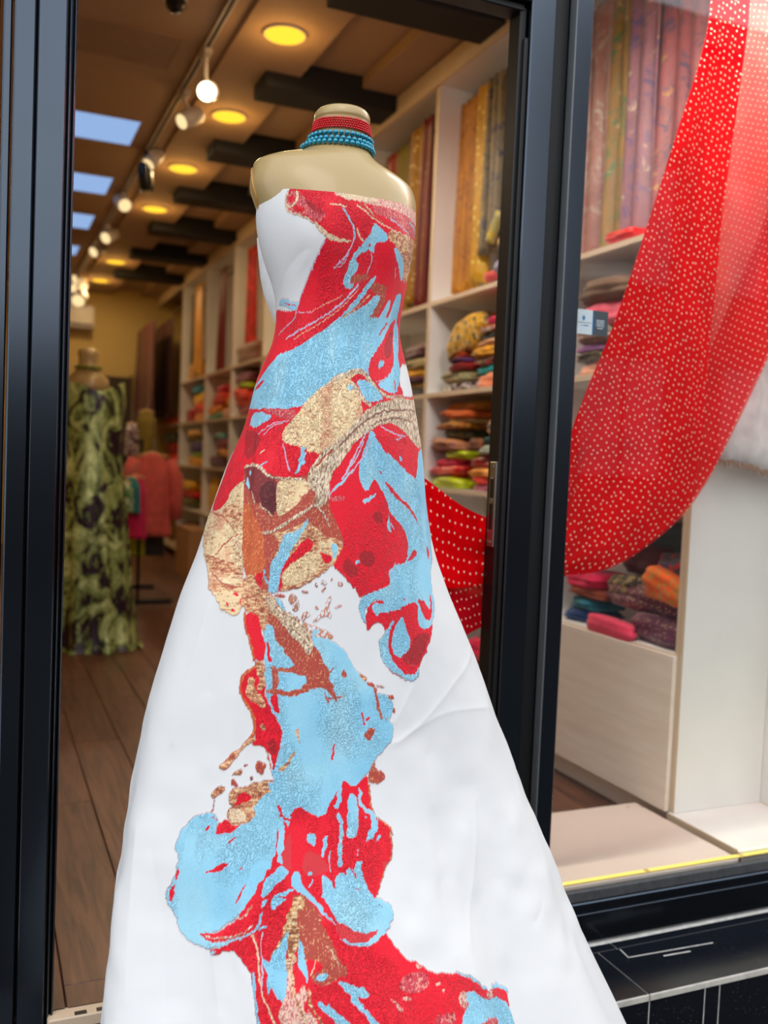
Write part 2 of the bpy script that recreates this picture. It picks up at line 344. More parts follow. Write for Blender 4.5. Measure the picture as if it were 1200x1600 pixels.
# ------------------------------------------------------------------ ceiling things
for k in range(7):
    y1 = 5.40+1.245*(k-1); 
    tag(MB().box(1.40, 2.60, y1-.25, y1, 3.30, 3.47, .002).build('ceiling_beam', M['beam']), 'black painted ceiling beam crossing the recess, %s' % ('nearest of the seven to the door', 'second from the door, above the mannequin neck', 'third from the door', 'fourth from the door', 'fifth from the door', 'sixth from the door', 'farthest, next to the back wall')[k], 'beam', 'black beams under the ceiling')
SPOTS = ['nearest the door', 'second from the door', 'third from the door', 'fourth from the door', 'fifth, above the far wall', 'last one before the back wall']
for (px, py), w in zip([(445, 57), (358, 184), (286, 265), (242, 328), (181, 410), (157, 439)], SPOTS):
    p = at(px, py, Z=3.365); d = thing('ceiling_light', 'round glowing yellow ceiling light panel, '+w, 'ceiling light', p, 'round yellow ceiling lights')
    MB().disc((0, 0, 0), .100, .008, 40).build('diffuser', M['disc'], d, True); MB().loft([[(r*math.cos(t), r*math.sin(t), z) for t in [2*math.pi*k/40 for k in range(40)]] for r, z in ((.1005, .004), (.107, .003), (.110, .008), (.110, .0148))], False).build('rim', M['white_metal'], d, True)
    l = bpy.data.lights.new('panel_glow', 'POINT'); l.energy = 3; l.color = (1, .56, .16); l.shadow_soft_size = .09
    o = bpy.data.objects.new('panel_glow', l); COL.objects.link(o); o.parent = d; o.location = (0, 0, -.10)
    l = bpy.data.lights.new('panel_light', 'AREA'); l.shape = 'DISK'; l.size = .2; l.energy = 8; l.color = (1, .72, .38)
    o = bpy.data.objects.new('panel_light', l); COL.objects.link(o); o.parent = d; o.location = (0, 0, -.012)
for (y0, y1, lit), w in zip([(5.02, 5.44, 0), (6.38, 6.90, 1), (7.77, 8.30, 1), (9.07, 9.66, 1), (10.5, 11.0, 1)], ['unlit one nearest the door', 'blue one right behind the unlit one', 'middle blue one', 'third blue one', 'small far blue one by the door post']):
    d = thing('ceiling_skylight', 'rectangular ceiling skylight, '+w, 'skylight', (.58, (y0+y1)/2, 3.40), 'skylights in a row on the left of the ceiling')
    h = (y1-y0)/2
    MB().box(-.33, .335, -h, h, -.003, .0, .0005).build('pane', M['skyl'] if lit else plain('dull_panel', (150, 122, 104), .7), d)
    for a in ((-.34, .345, -h-.01, -h), (-.34, .345, h, h+.01), (.335, .345, -h, h), (-.34, -.33, -h, h)): MB().box(*a, -.006, .0).build('frame', M['ceiling'], d)
tr_ = thing('light_track', 'slim ceiling rail carrying the row of spotlights', 'light track', (1.045, 7.4, 3.40))
for a, b, m in ((-.018, -.010, 'white_metal'), (.010, .018, 'white_metal'), (-.010, .010, 'black_metal')):
    MB().box(a, b, -4.6, 5.0, -.022 if m == 'white_metal' else -.012, 0).build('rail_side' if m == 'white_metal' else 'conductor_slot', M[m], tr_)
HEADS = [(323, 143, (-.25, -.9, -.35), 'lens_hot', 0, 'glaring white spotlight facing the door, nearest on the track', .055, .15),
 (284, 190, (-.75, -.35, -.55), 'lens', 0, 'white spotlight turned left, second on the track', .05, .15),
 (232, 257, (-.55, -.35, -.75), 'lens', 0, 'long white spotlight tilted down, third on the track', .05, .19),
 (229, 303, (.12, .05, -1), 'black_metal', 1, 'black spotlight hanging straight down under the track', .05, .19),
 (195, 321, (.15, -.85, -.5), 'lens', 0, 'white spotlight facing the door, fifth on the track', .06, .15),
 (168, 332, (-.5, -.8, -.3), 'lens_hot', 0, 'small glaring spotlight behind the fifth head', .055, .14),
 (165, 372, (-.6, -.6, -.5), 'lens', 0, 'white spotlight turned left, seventh on the track', .06, .16),
 (146, 394, (-.65, -.55, -.5), 'lens', 0, 'white spotlight turned left, eighth on the track', .06, .16),
 (120, 437, (-.6, -.6, -.5), 'lens', 0, 'far spotlight beside the door post, upper of three', .08, .17),
 (118, 452, (-.6, -.6, -.5), 'lens', 0, 'far spotlight beside the door post, middle of three', .08, .17),
 (122, 470, (-.2, -.8, -.5), 'lens', 0, 'far spotlight beside the door post, lowest of three', .09, .18)]
for px, py, dr_, lm, blk, lab, r, ln in HEADS:
    p = at(px, py, X=1.045); d = Vector(dr_).normalized(); bk = -d*ln
    if blk: p = p+np.array([0, 0, .02])
    h = thing('track_spotlight', lab, 'spotlight', p, 'spotlights on the ceiling track'); mm = 'black_metal' if blk else 'white_metal'
    MB().tube([(0, 0, 0), bk*.5, bk*.93, bk], [r, r, r, r*.8], 20).build('can', M[mm], h, True)
    if not blk: MB().tube([d*.002, d*.006], [r*.86, r*.80], 20).build('lens', M[lm], h)
    a = bk*.55+Vector((0, 0, r*.5)); up = 3.378-p[2]; top = Vector((a.x*.3, a.y, up))
    MB().tube([a, (a.x*.3, a.y, min(a.z+.05, up-.03)), (a.x*.3, a.y, up-.02)], .013, 8).build('stem', M[mm], h)
    MB().box(top.x-.022, top.x+.022, top.y-.06, top.y+.06, up-.03, up, .004).build('track_adapter', M[mm], h)
    if not blk:
        l = bpy.data.lights.new('spot_beam', 'SPOT'); l.energy = 40; l.color = (1, .76, .48); l.spot_size = math.radians(75); l.spot_blend = .6; l.shadow_soft_size = .04
        o = bpy.data.objects.new('spot_beam', l); COL.objects.link(o); o.parent = h; o.location = d*.02; o.rotation_euler = d.to_track_quat('-Z', 'Y').to_euler()
for k, (yy, tx, tz) in enumerate([(2.75, .55, -.95), (3.35, .62, -.95), (3.95, .7, -.9)]):  # extra heads out of view, added to brighten the near shelves
    d = Vector((.75, tx*.5, tz)).normalized(); h = thing('track_spotlight', 'unseen spotlight added above the frame to brighten the near shelves, %s' % ('first', 'middle', 'last')[k], 'spotlight', (1.045, yy, 3.24), 'spotlights on the ceiling track')
    MB().tube([(0, 0, 0), -d*.07, -d*.14], .05, 20).build('can', M['white_metal'], h, True); MB().tube([d*.002, d*.006], [.043, .04], 20).build('lens', M['lens'], h)
    MB().tube([-d*.08, (0, 0, .12)], .012, 8).build('stem', M['white_metal'], h, True); MB().box(-.022, .022, -.06, .06, .11, .138, .004).build('track_adapter', M['white_metal'], h)
    l = bpy.data.lights.new('spot_beam', 'SPOT'); l.energy = 34; l.color = (1, .94, .87); l.spot_size = math.radians(85); l.spot_blend = .7; l.shadow_soft_size = .05
    o = bpy.data.objects.new('spot_beam', l); COL.objects.link(o); o.parent = h; o.location = d*.02; o.rotation_euler = d.to_track_quat('-Z', 'Y').to_euler()
p = at(275, -8, Z=3.40); cm_ = thing('dome_camera', 'small black dome camera under the ceiling at the top edge', 'camera', p)
MB().loft([[(r*math.cos(t), r*math.sin(t), z) for t in [2*math.pi*k/24 for k in range(24)]] for r, z in ((.001, -.085), (.022, -.08), (.04, -.064), (.048, -.04), (.048, -.025))]).build('dome', M['black_metal'], cm_, True)
MB().tube([(0, 0, -.03), (0, 0, -.001)], .055, 24).build('base', M['white_metal'], cm_)
# ------------------------------------------------------------------ shelving along the right wall
SX, BX = 2.20, 2.58
ZA, ZB_, ZCs, ZD, Z0 = 2.125, 1.637, 1.137, .640, .115    # tops of the shelves
YB = [2.52, 3.56, 4.62, 5.71, 6.80, 7.89, 8.98, 10.13, 11.50]
def unit(y0, y1, where, front=False):
    u = thing('shelving_unit', 'tall white shelving unit with beige edges, '+where, 'shelving', (SX, y0, 0), 'row of shelving units on the right wall')
    d = y1-y0; T = .018; D_ = BX-SX
    for a in (0.0, d-T): MB().box(0.002, D_, a+.0005, a+T-.0005, .09, 3.262).build('side_panel', M['laminate'], u); MB().box(0, .002, a+.0005, a+T-.0005, .09, 3.262).build('edge_band', M['edgeband'], u)
    MB().box(D_, D_+.008, .001, d-.001, .09, 3.26).build('back_panel', M['laminate'], u)
    for z in (ZA, ZB_, ZCs, ZD, Z0, 3.262+.02):
        MB().box(.002, D_-.001, T, d-T, z-.022, z).build('shelf', M['laminate'], u); MB().box(0, .002, T, d-T, z-.022, z).build('edge_band', M['edgeband'], u)
    MB().box(-.012, .012, .0005, d-.0005, 3.264, 3.384, .002).build('cornice', M['edgeband'], u)
    MB().box(.045, .06, .0005, d-.0005, .001, .092).build('plinth', M['ash'], u)
    MB().tube([(.2, T, 3.20), (.2, d-T, 3.20)], .012, 10).build('hanging_rail', M['steel'], u)
    if front: MB().box(-.019, -.001, .003, d-.002, .098, .636, .0015).build('front_panel', M['ash'], u)
    return u
for i in range(8):
    unit(YB[i], YB[i+1], ['beside the shop window', 'second from the window, right of the mannequin', 'third from the window, behind the mannequin shoulder', 'fourth from the window, hidden by the mannequin', 'fifth from the window, hidden by the mannequin', 'sixth from the window, left of the mannequin', 'seventh from the window', 'eighth and last open one'][i], i == 0)
# farthest unit: low shelves only
u = thing('shelving_unit', 'dark far shelving unit in the corner by the back wall', 'shelving', (SX, YB[8], 0), 'row of shelving units on the right wall')
for z in (ZB_, ZCs, ZD, Z0): MB().box(0, .38, 0, 1.75, z-.022, z).build('shelf', M['edgeband'], u)
MB().box(.38, .388, 0, 1.75, .09, 3.26).build('back_panel', M['laminate'], u); MB().box(-.012, .012, 0, 1.75, 3.264, 3.384).build('cornice', M['edgeband'], u); MB().tube([(.2, 0, 3.20), (.2, 1.75, 3.20)], .012, 8).build('hanging_rail', M['steel'], u)
# white open box at the window end
u = thing('display_box', 'empty white open display box right behind the shop window', 'display box', (SX, 2.184, 0))
MB().box(-.012, .389, 0, .333, .072, .098, .002).build('bottom_board', M['laminate'], u); MB().box(-.014, -.012, 0, .333, .0725, .0975).build('edge_band', M['edgeband'], u)
MB().box(.39, .408, 0, .333, .099, 2.9).build('back_board', M['laminate'], u); MB().box(.002, .388, .316, .3345, .099, 2.9).build('end_board', M['laminate'], u); MB().box(.0, .002, .316, .3345, .099, 2.9).build('edge_band', M['edgeband'], u)
MB().box(.0, .38, .0, .31, 0, .07).build('plinth', M['ash'], u)
q = at(1197, 983, X=2.589); MB().tube([(.384, q[1]-2.184, q[2]), (.3895, q[1]-2.184, q[2])], .006, 12).build('cable_grommet', M['alu_dark'], u)
dp = thing('display_platform', 'low white display platform on the floor behind the window', 'platform', (1.83, 2.41, 0))
MB().box(-.42, .335, -.25, .25, .062, .085, .002).build('top_board', M['platform'], dp)
MB().box(-.40, .325, -.19, .23, 0, .062).build('base_frame', M['ash'], dp)
for x, y in ((-.08, .22), (-.03, .205)): MB().tube([(x+.36, y, .0849), (x+.36, y, .0856)], .0035, 8).build('screw_hole', M['alu_dark'], dp)
ls = thing('led_strip', 'glowing yellow light strip along the foot of the window', 'light strip', (1.47, 2.1715, .086))
MB().box(0, 1.10, -.010, .010, 0, .002).build('tape', plain('led_tape', (196, 168, 96), .5), ls)
ch = MB().box(0, .0052, -.007, .007, .002, .0042).build('led_chip', M['led'], ls, loc=(.004, 0, 0))
for k in range(1, 121):
    if k % 40 in (38, 39): continue
    o = ch.copy(); COL.objects.link(o); o.parent = ls; o.location = (.004+.009*k, 0, 0)
l = bpy.data.lights.new('strip_glow', 'AREA'); l.shape = 'RECTANGLE'; l.size = 1.0; l.size_y = .02; l.energy = .8; l.color = (1, .8, .35)
o = bpy.data.objects.new('strip_glow', l); COL.objects.link(o); o.parent = ls; o.location = (.5, 0, .008); o.rotation_euler = (math.pi, 0, 0)
wl = thing('added_window_strip', 'unseen light strip added under the window top rail to brighten the display', 'light strip', (1.47, 2.20, 2.91))  # out of view, added to brighten the cloths and panels in the window
MB().box(0, 1.9, -.012, .012, 0, .01).build('profile', M['white_metal'], wl); MB().box(.01, 1.89, -.009, .009, -.003, 0).build('diffuser', emit('strip_diffuser', (1, .9, .74), 4), wl)
l = bpy.data.lights.new('window_fill', 'AREA'); l.shape = 'RECTANGLE'; l.size = 1.8; l.size_y = .03; l.energy = 90; l.color = (1, .92, .80)
o = bpy.data.objects.new('window_fill', l); COL.objects.link(o); o.parent = wl; o.location = (.95, 0, -.006); o.rotation_euler = (math.radians(24), 0, 0)
# ------------------------------------------------------------------ folded cloths on the shelves
def fold(name, label, box, col, kind='plain', c2=None, c3=None, depth=.22, X=2.225, layers=3, zbot=None, ztop=None, tilt=0.0, grp='folded fabrics on the shelves'):
    x0, y0, x1, y1 = box
    a = at((x0), (y0+y1)/2, X=X); b = at((x1), (y0+y1)/2, X=X); Ya, Yb = b[1], a[1]
    zt = at((x0+x1)/2, y0, X=X)[2] if ztop is None else ztop; zb = at((x0+x1)/2, y1, X=X)[2] if zbot is None else zbot
    w, h = max(.05, Yb-Ya), max(.018, zt-zb);
    sd = sum((i+1)*ord(ch) for i, ch in enumerate(label)) % 997; r_ = np.random.default_rng(sd); ph = r_.random(8)*6.28
    tilt = tilt+.12*(r_.random()-.5)*min(1.0, .06/h); nz, na = 11, 30; rings = []
    for i in range(nz):
        v = i/(nz-1); s_ = (2*v-1); rad = max(0.0, 1-abs(s_)**5.0)**.24*.5
        if i in (0, nz-1): rad = .41
        rad *= 1-.075*abs(math.sin(layers*math.pi*v+.3))**3
        ring = []
        for j in range(na):
            t = 2*math.pi*j/na; c_, q_ = math.cos(t), math.sin(t); e = (abs(c_)**5+abs(q_)**5)**(-1/5)
            wob = 1+.05*math.sin(2*t+ph[0]+3*v)+.05*math.sin(4*t+ph[1]-4*v)+.03*math.sin(9*t+ph[2]+7*v)
            X_ = c_*e*rad*depth*wob; Y_ = q_*e*rad*w*min(wob, 1.06)
            sag = 1-.07*(abs(Y_)/(w*.5+1e-6))**2.5*(1 if v > .3 else 0)-.03*(1+math.sin(3*Y_/w+ph[3]))*v
            ring.append((X_, Y_+.0, v*h*sag+tilt*Y_*(1 if v > .05 else .2)))
        rings.append(ring)
    c = (X+depth*.5+.03*(r_.random()-.35), (Ya+Yb)/2+.02*(r_.random()-.5), zb)
    o = MB().loft(rings).build(name, cloth(col, kind, c2, c3), None, True, c)
    return tag(o, label, 'fabric', grp)
def snap(rows, shelf):
    """rows of one pile, bottom first: let the pile stand on its shelf and each cloth on the one below"""
    z = shelf+.001
    for (lab, box, col, *rest) in rows:
        X = 2.225; xm = (box[0]+box[2])/2; h = max(.02, at(xm, box[1], X=X)[2]-at(xm, box[3], X=X)[2])
        k = dict(zip(('kind', 'c2', 'c3'), rest)); fold('folded_fabric', lab, box, col, zbot=z, ztop=z+h, **k); z += h*.955
BL, WH, GD = (24, 20, 24), (232, 226, 214), (206, 160, 60)
# second unit, upper pigeonhole
snap([('maroon cloth with white blossoms, bottom of the left pile', (683, 598, 731, 613), (70, 22, 34), 'floral', WH),
      ('sage green floral folded cloth in the left pile', (681, 579, 731, 598), (140, 146, 112), 'floral', (214, 190, 120), (206, 150, 130)),
      ('dark red folded cloth under the purple one', (696, 568, 732, 579), (150, 16, 26)),
      ('purple folded cloth between red and orange', (697, 559.5, 726, 568), (72, 30, 84)),
      ('thin orange folded cloth under the yellow flowered bundle', (698, 551, 722, 559), (214, 96, 40)),
      ], ZB_)
fold('folded_fabric', 'big yellow and grey bundle with dark flowers on top of the left pile', (690, 500, 742, 549), (206, 160, 50), 'floral', (84, 72, 60), (226, 206, 150), tilt=-.32, depth=.2, layers=2)
snap([('large salmon bundle with sparkles on the upper shelf', (733, 582, 793, 607), (232, 142, 112), 'sequin', (255, 214, 170)),
      ('turquoise folded cloth above the salmon bundle', (733, 569, 779, 582), (70, 176, 178)),
      ('black cloth printed with a red flower and pale leaves', (736, 556, 779, 569), (34, 32, 26), 'floral', (214, 24, 34), (220, 190, 120)),
      ('mustard yellow folded cloth with small leaves', (734, 538, 778, 556), (226, 164, 24), 'floral', (150, 110, 30)),
      ('peach and cream striped folded cloth', (739, 527, 794, 538), (232, 190, 160), 'stripe', (180, 120, 96)),
      ('dark green folded cloth under the rust one', (740, 515.5, 796, 527), (20, 44, 34)),
      ('rust orange folded cloth with a silver motif', (744, 504, 796, 515.5), (176, 74, 36), 'floral', (188, 180, 170)),
      ('raspberry pink cloth on top of the right pile', (754, 490, 797, 503.5), (206, 66, 96))], ZB_)
fold('fabric_roll', 'lime green bundle at the door frame beside the mustard cloth', (780, 537, 797, 565), (158, 178, 50), X=2.205, depth=.10)
# second unit, middle pigeonhole
snap([('long lime yellow satin cloth at the bottom left', (666, 744, 716, 763), (186, 200, 34), 'silk'),
      ('red satin folded cloth above the long lime one', (667, 727, 716, 744), (184, 22, 26), 'silk'),
      ('hot pink folded cloth above the red satin', (671, 715, 708, 727), (226, 90, 112)),
      ('bright lime satin cloth in the middle of the left pile', (686, 701, 723, 715), (196, 212, 42), 'silk'),
      ('ochre and mauve twisted cloth bulging at the side panel', (668, 683, 719, 702), (176, 118, 66), 'brocade', (150, 96, 110)),
      ('dark green cloth with gold dots in the left pile', (682, 668, 719, 683), (42, 50, 30), 'sequin', GD),
      ('mustard patterned folded cloth above the dark green one', (680, 657, 726, 668), (196, 140, 38), 'brocade', (120, 40, 40)),
      ('cream cloth with golden edge above the mustard one', (689, 650, 729, 658), (214, 188, 140)),
      ('orange salmon folded cloth near the top left', (683, 639, 736, 651), (214, 116, 74)),
      ('ochre yellow cloth on top of the middle left pile', (687, 627, 744, 640), (170, 116, 30))], ZCs)
snap([('mauve pink folded cloth at the bottom right', (730, 757, 780, 767), (204, 130, 150)),
      ('crimson folded cloth above the mauve one', (729, 745, 779, 756), (190, 20, 54)),
      ('orange yellow satin cloth hanging a corner forward', (722, 730, 780, 746), (226, 150, 36), 'silk'),
      ('dark red velvet bundle with bright folds', (728, 707, 780, 730), (140, 18, 30), 'silk'),
      ('pale sage and blue striped folded cloth', (742, 690, 787, 707), (170, 178, 158), 'stripe', (96, 96, 150)),
      ('teal green cloth above the striped one', (748, 676, 787, 690), (24, 74, 70)),
      ('black bundle with orange flowers on top right', (755, 648, 787, 676), (44, 34, 34), 'floral', (210, 96, 50), (222, 190, 120))], ZCs)
fold('fabric_roll', 'brown twisted bundle between the two middle piles', (722, 684, 745, 704), (116, 70, 48), X=2.205, depth=.12)
fold('fabric_roll', 'small bright red bundle at the door frame', (772, 710, 789, 724), (222, 24, 40), X=2.20, depth=.08)
# second unit, bottom
snap([('emerald green bundle in the low pigeonhole', (735, 1060, 785, 1108), (4, 96, 56)),
      ('olive green cloth with gold leaves on the emerald bundle', (735, 1048, 785, 1060), (120, 124, 30), 'floral', (226, 170, 70)),
      ('dark red cloth under the hot pink bundle', (730, 1038, 785, 1049), (150, 14, 30)),
      ('glossy hot pink bundle beside the white skirt', (722, 1003, 785, 1038), (236, 20, 104), 'silk')], Z0)
# third unit (sliver between the mannequin and the side panel)
snap([('dark grey folded cloth, lowest in the sliver beside the waist', (622, 602, 659, 614), (70, 72, 72)),
      ('tan folded cloth beside the waist', (622, 592, 659, 602), (178, 146, 92)),
      ('plum folded cloth beside the waist', (622, 583, 659, 592), (84, 34, 60)),
      ('yellow folded cloth beside the waist', (624, 572, 659, 583), (222, 168, 60)),
      ('olive cream folded cloth beside the waist', (622, 553, 659, 572), (164, 150, 112)),
      ('dark purple folded cloth with gold spots beside the waist', (620, 530, 659, 553), (70, 24, 60), 'sequin', GD)], ZB_)
snap([('brown folded cloth low beside the hip', (640, 745, 661, 768), (120, 84, 60))], ZCs)
# first unit, seen through the glass
snap([('pale peach rolled cloth at the shelf edge behind the glass', (897, 561, 945, 584), (232, 176, 150)),
      ('black and gold sequined cloth above the peach roll', (896, 546, 938, 561), (52, 44, 26), 'sequin', (200, 170, 90)),
      ('lilac folded cloth under the card on the glass', (896, 531, 945, 546), (172, 128, 172)),
      ('grey and rose patterned cloth behind the card', (896, 505, 950, 531), (150, 120, 116), 'floral', (110, 120, 100), (200, 150, 140)),
      ('rose pink folded cloth above the card', (896, 464, 975, 505), (222, 112, 128)),
      ('brown grey crumpled cloth on top behind the glass', (896, 428, 985, 464), (112, 88, 74))], ZB_)
snap([('maroon flowered bundle half behind the red scarf', (950, 556, 1000, 580), (84, 26, 36), 'floral', (214, 170, 140)),
      ('orange peach bundle half behind the red scarf', (948, 527, 1010, 556), (222, 140, 96)),
      ('plum and gold bundle half behind the red scarf', (952, 478, 1020, 527), (92, 40, 76), 'floral', (190, 160, 90))], ZB_)
snap([('olive gold cloth low behind the post edge', (896, 640, 925, 700), (140, 120, 40))], ZCs)
snap([('ochre yellow cloth just above the shelf, right of the scarf', (1020, 740, 1079, 793), (206, 138, 20))], ZCs)
snap([('large plum folded cloth with gold embroidery, lower layer', (975, 975, 1066, 1023), (96, 54, 78), 'sequin', (176, 140, 110)),
      ('dusty plum sequined cloth, upper layer', (925, 935, 1068, 976), (92, 42, 66), 'sequin', (196, 160, 120))], ZD)
fold('folded_fabric', 'bright orange cloth with gold flowers spilling forward', (990, 894, 1056, 940), (232, 110, 36), 'floral', (196, 130, 50), X=2.19, depth=.16, tilt=.28, layers=2)
fold('folded_fabric', 'grey bundle with red and blue flowers in the low shelf', (1012, 862, 1080, 922), (86, 84, 88), 'floral', (196, 40, 60), (60, 70, 130), X=2.27)
fold('folded_fabric', 'black and gold brocade bundle left of the orange cloth', (938, 898, 998, 937), (36, 30, 26), 'brocade', (160, 132, 80), X=2.24)
fold('folded_fabric', 'wine red bundle in the shade of the low shelf', (962, 850, 1025, 898), (78, 14, 32), X=2.30)
fold('folded_fabric', 'teal grey cloth at the back of the low shelf', (980, 815, 1078, 862), (44, 66, 74), X=2.34)
fold('folded_fabric', 'magenta cloth under the tip of the scarf', (880, 893, 930, 922), (206, 10, 90), X=2.24)
fold('folded_fabric', 'brown and rust folded cloth under the magenta one', (880, 918, 935, 934), (132, 62, 40), X=2.235)
fold('folded_fabric', 'teal blue folded cloth beside the post', (878, 934, 918, 952), (24, 112, 128), X=2.235)
fold('folded_fabric', 'navy blue folded cloth lowest beside the post', (874, 950, 910, 969), (40, 66, 116), X=2.235)
fold('folded_fabric', 'rose pink cloth lapping over the front panel', (908, 966, 982, 992), (232, 92, 116), X=2.185, depth=.06, layers=2)
fold('folded_fabric', 'flat red ribbon bundle on the upper shelf behind glass', (940, 357, 988, 375), (214, 26, 46), 'silk', X=2.20, depth=.10, layers=2)
# far units: three bays by three pigeonholes
F3, F2, F1 = 'in the bay nearest the mannequin', 'in the middle far bay', 'in the farthest bay'
snap([('plum pink folded cloth '+F3, (368, 634, 404, 650), (150, 66, 82)), ('coral folded cloth '+F3, (364, 623, 404, 634), (226, 96, 76)),
      ('vivid orange bundle '+F3, (362, 604, 387, 623), (240, 84, 24)), ('lime green cloth '+F3, (369, 595, 388, 604), (186, 200, 30)), ('mauve rolled cloth on top '+F3, (366, 578, 390, 595), (140, 84, 100))], ZB_)
snap([('dusky mauve bundle behind the red one '+F3, (388, 617, 405, 634), (110, 54, 80)), ('scarlet bundle '+F3, (386, 598, 405, 617), (200, 18, 30))], ZB_+.0)
snap([('pale green folded cloth, bottom left '+F2, (322, 645, 344, 654), (122, 158, 124)), ('golden orange cloth '+F2, (321, 631, 343, 645), (230, 146, 26)), ('dark orange bundle '+F2, (329, 611, 350, 631), (216, 76, 26)), ('rose pink cloth on top '+F2, (334, 600, 349, 611), (206, 82, 96))], ZB_)
snap([('beige pink folded cloth at the right '+F2, (345, 636, 359, 652), (214, 160, 136)), ('small yellow bundle '+F2, (351, 616, 359, 636), (206, 160, 30))], ZB_)
snap([('peach folded cloth '+F1, (298, 642, 318, 656), (230, 160, 110)), ('coral red folded cloth '+F1, (298, 628, 318, 642), (222, 84, 70)), ('yellow bundle '+F1, (296, 610, 318, 628), (232, 182, 24)), ('turquoise cloth on top '+F1, (294, 597, 313, 610), (50, 140, 166))], ZB_)
snap([('dark red small bundle at the left '+F1, (287, 628, 297, 650), (150, 16, 36))], ZB_)
snap([('plum bundle in the second row '+F2, (321, 712, 352, 730), (88, 34, 60)), ('yellow and pink cloth in the second row '+F2, (336, 698, 354, 712), (214, 160, 60), 'floral', (190, 90, 90)), ('wine cloth in the second row '+F2, (337, 684, 354, 698), (130, 22, 54)), ('pale teal cloth in the second row '+F2, (331, 672, 346, 684), (110, 150, 144))], ZCs)
snap([('golden yellow bundle in the second row '+F1, (291, 714, 313, 728), (226, 164, 40)), ('spring green cloth in the second row '+F1, (298, 706, 313, 714), (140, 170, 40)), ('violet cloth in the second row '+F1, (296, 690, 313, 706), (84, 60, 120)), ('olive brown cloth in the second row '+F1, (287, 681, 313, 690), (96, 84, 40)), ('beige cloth on top of the second row '+F1, (289, 669, 312, 681), (222, 180, 120))], ZCs)
snap([('dark teal bundle in the second row '+F3, (368, 700, 392, 733), (60, 76, 84)), ('brown wine cloth in the second row '+F3, (372, 668, 400, 700), (104, 52, 56))], ZCs)
snap([('olive dark bundle in the third row '+F1, (280, 770, 302, 786), (90, 84, 40)), ('red bundle in the third row '+F1, (280, 758, 301, 770), (206, 40, 24)), ('sunny yellow bundle in the third row '+F1, (281, 742, 300, 758), (232, 180, 30))], ZD)
snap([('mustard bundle in the third row '+F2, (336, 752, 350, 800), (196, 146, 40)), ], ZD)
snap([('bright yellow bundle in the third row '+F2, (320, 741, 335, 800), (236, 180, 20))], ZD)
snap([('dark grey bundle in the lowest row of the far bays', (282, 826, 302, 858), (44, 52, 60)), ('rust and blue bundle in the lowest row of the far bays', (284, 808, 300, 826), (126, 60, 50))], Z0)
snap([('orange bundle in the corner shelf, upper row', (256, 651, 273, 662), (240, 100, 26)), ('brown yellow cloth in the corner shelf, upper row', (258, 640, 274, 651), (150, 96, 40))], ZB_)
snap([('orange red bundle in the corner shelf, middle row', (254, 708, 272, 724), (236, 84, 20)), ('crimson cloth in the corner shelf, middle row', (256, 690, 272, 708), (166, 24, 30)), ('grey green cloth in the corner shelf, middle row', (252, 674, 270, 690), (86, 96, 84))], ZCs)
b_ = thing('cardboard_box', 'plain tan cardboard box standing in front of the far shelves', 'box', at(308, 862, X=2.1), None)
b_.location.z = 0
tan = plain('cardboard', (176, 132, 90), .85)
MB().box(-.16, .04, -.35, .35, 0, .50, .004).build('carton', tan, b_); MB().box(-.163, -.055, -.352, .352, .496, .505).build('flap', tan, b_); MB().box(-.055, .043, -.352, .352, .498, .507).build('flap', tan, b_)
# ------------------------------------------------------------------ hanging lengths of cloth
def drape(label, box, col, kind='plain', c2=None, c3=None, X=2.26, pleats=5, amp=.022, zt=3.19, zb=None, wav=.02, name='hanging_fabric', grp='lengths of fabric hanging in the tall bays'):
    x0, y0, x1, y1 = box; a = at(x0, (y0+y1)/2, X=X); b = at(x1, (y0+y1)/2, X=X); Ya, Yb = b[1], a[1]
    z0 = at((x0+x1)/2, y1, X=X)[2] if zb is None else zb
    if zt is None: zt = at((x0+x1)/2, y0, X=X)[2]
    sd = sum((i+1)*ord(ch) for i, ch in enumerate(label)) % 997; ph = np.random.default_rng(sd).random(6)*6.28
    nu, nv = 10*pleats+1, 22; P = []
    for side in (0, 1):
        for i in range(nv):
            v = i/(nv-1); row = []
            for j in range(nu):
                u = j/(nu-1); A = amp*(.35+.65*v)
                xx = A*math.sin(2*math.pi*pleats*u+ph[0]+.8*v)+.4*A*math.sin(2*math.pi*(pleats*.5)*u+ph[1]+2*v)
                ww = 1-.10*(1-v)*1.0+.03*math.sin(6*v+ph[2])
                zz = zt+(z0-zt)*v+(wav*math.sin(2*math.pi*2*u+ph[3])*v if v > .9 else 0)
                row.append((xx+(.012 if side else 0), (Ya+Yb)/2+(u-.5)*(Yb-Ya)*ww, zz))
            P.append(row)
    m = MB(); fr_ = np.array(P[:nv]); bk = np.array(P[nv:])
    lp = [np.vstack([fr_[i], bk[i][::-1]]) for i in range(nv)]
    c = np.array([X, (Ya+Yb)/2, z0]); lp = [q-np.array([0, c[1], c[2]]) for q in lp]
    m.loft(lp)
    return tag(m.build(name, cloth(col, kind, c2, c3, .42, .38), None, True, c), label, 'fabric', grp)
drape('golden yellow sheer length hanging beside the side panel', (704, 0, 748, 458), (186, 128, 14), 'brocade', (150, 84, 14), (226, 170, 30), X=2.34, pleats=4)
drape('yellow gold embroidered edge length next to the sheer one', (742, 0, 764, 440), (196, 150, 20), 'sequin', (240, 206, 80), X=2.31, pleats=2)
drape('taupe grey length with gold and navy blotches at the door frame', (760, 0, 790, 388), (128, 112, 86), 'brocade', (36, 48, 78), (176, 140, 40), X=2.30, pleats=3, zb=2.33)
drape('dark navy and green length hanging last at the door frame', (786, 0, 822, 388), (44, 64, 74), 'brocade', (30, 40, 76), (120, 110, 50), X=2.30, pleats=3, zb=2.36)
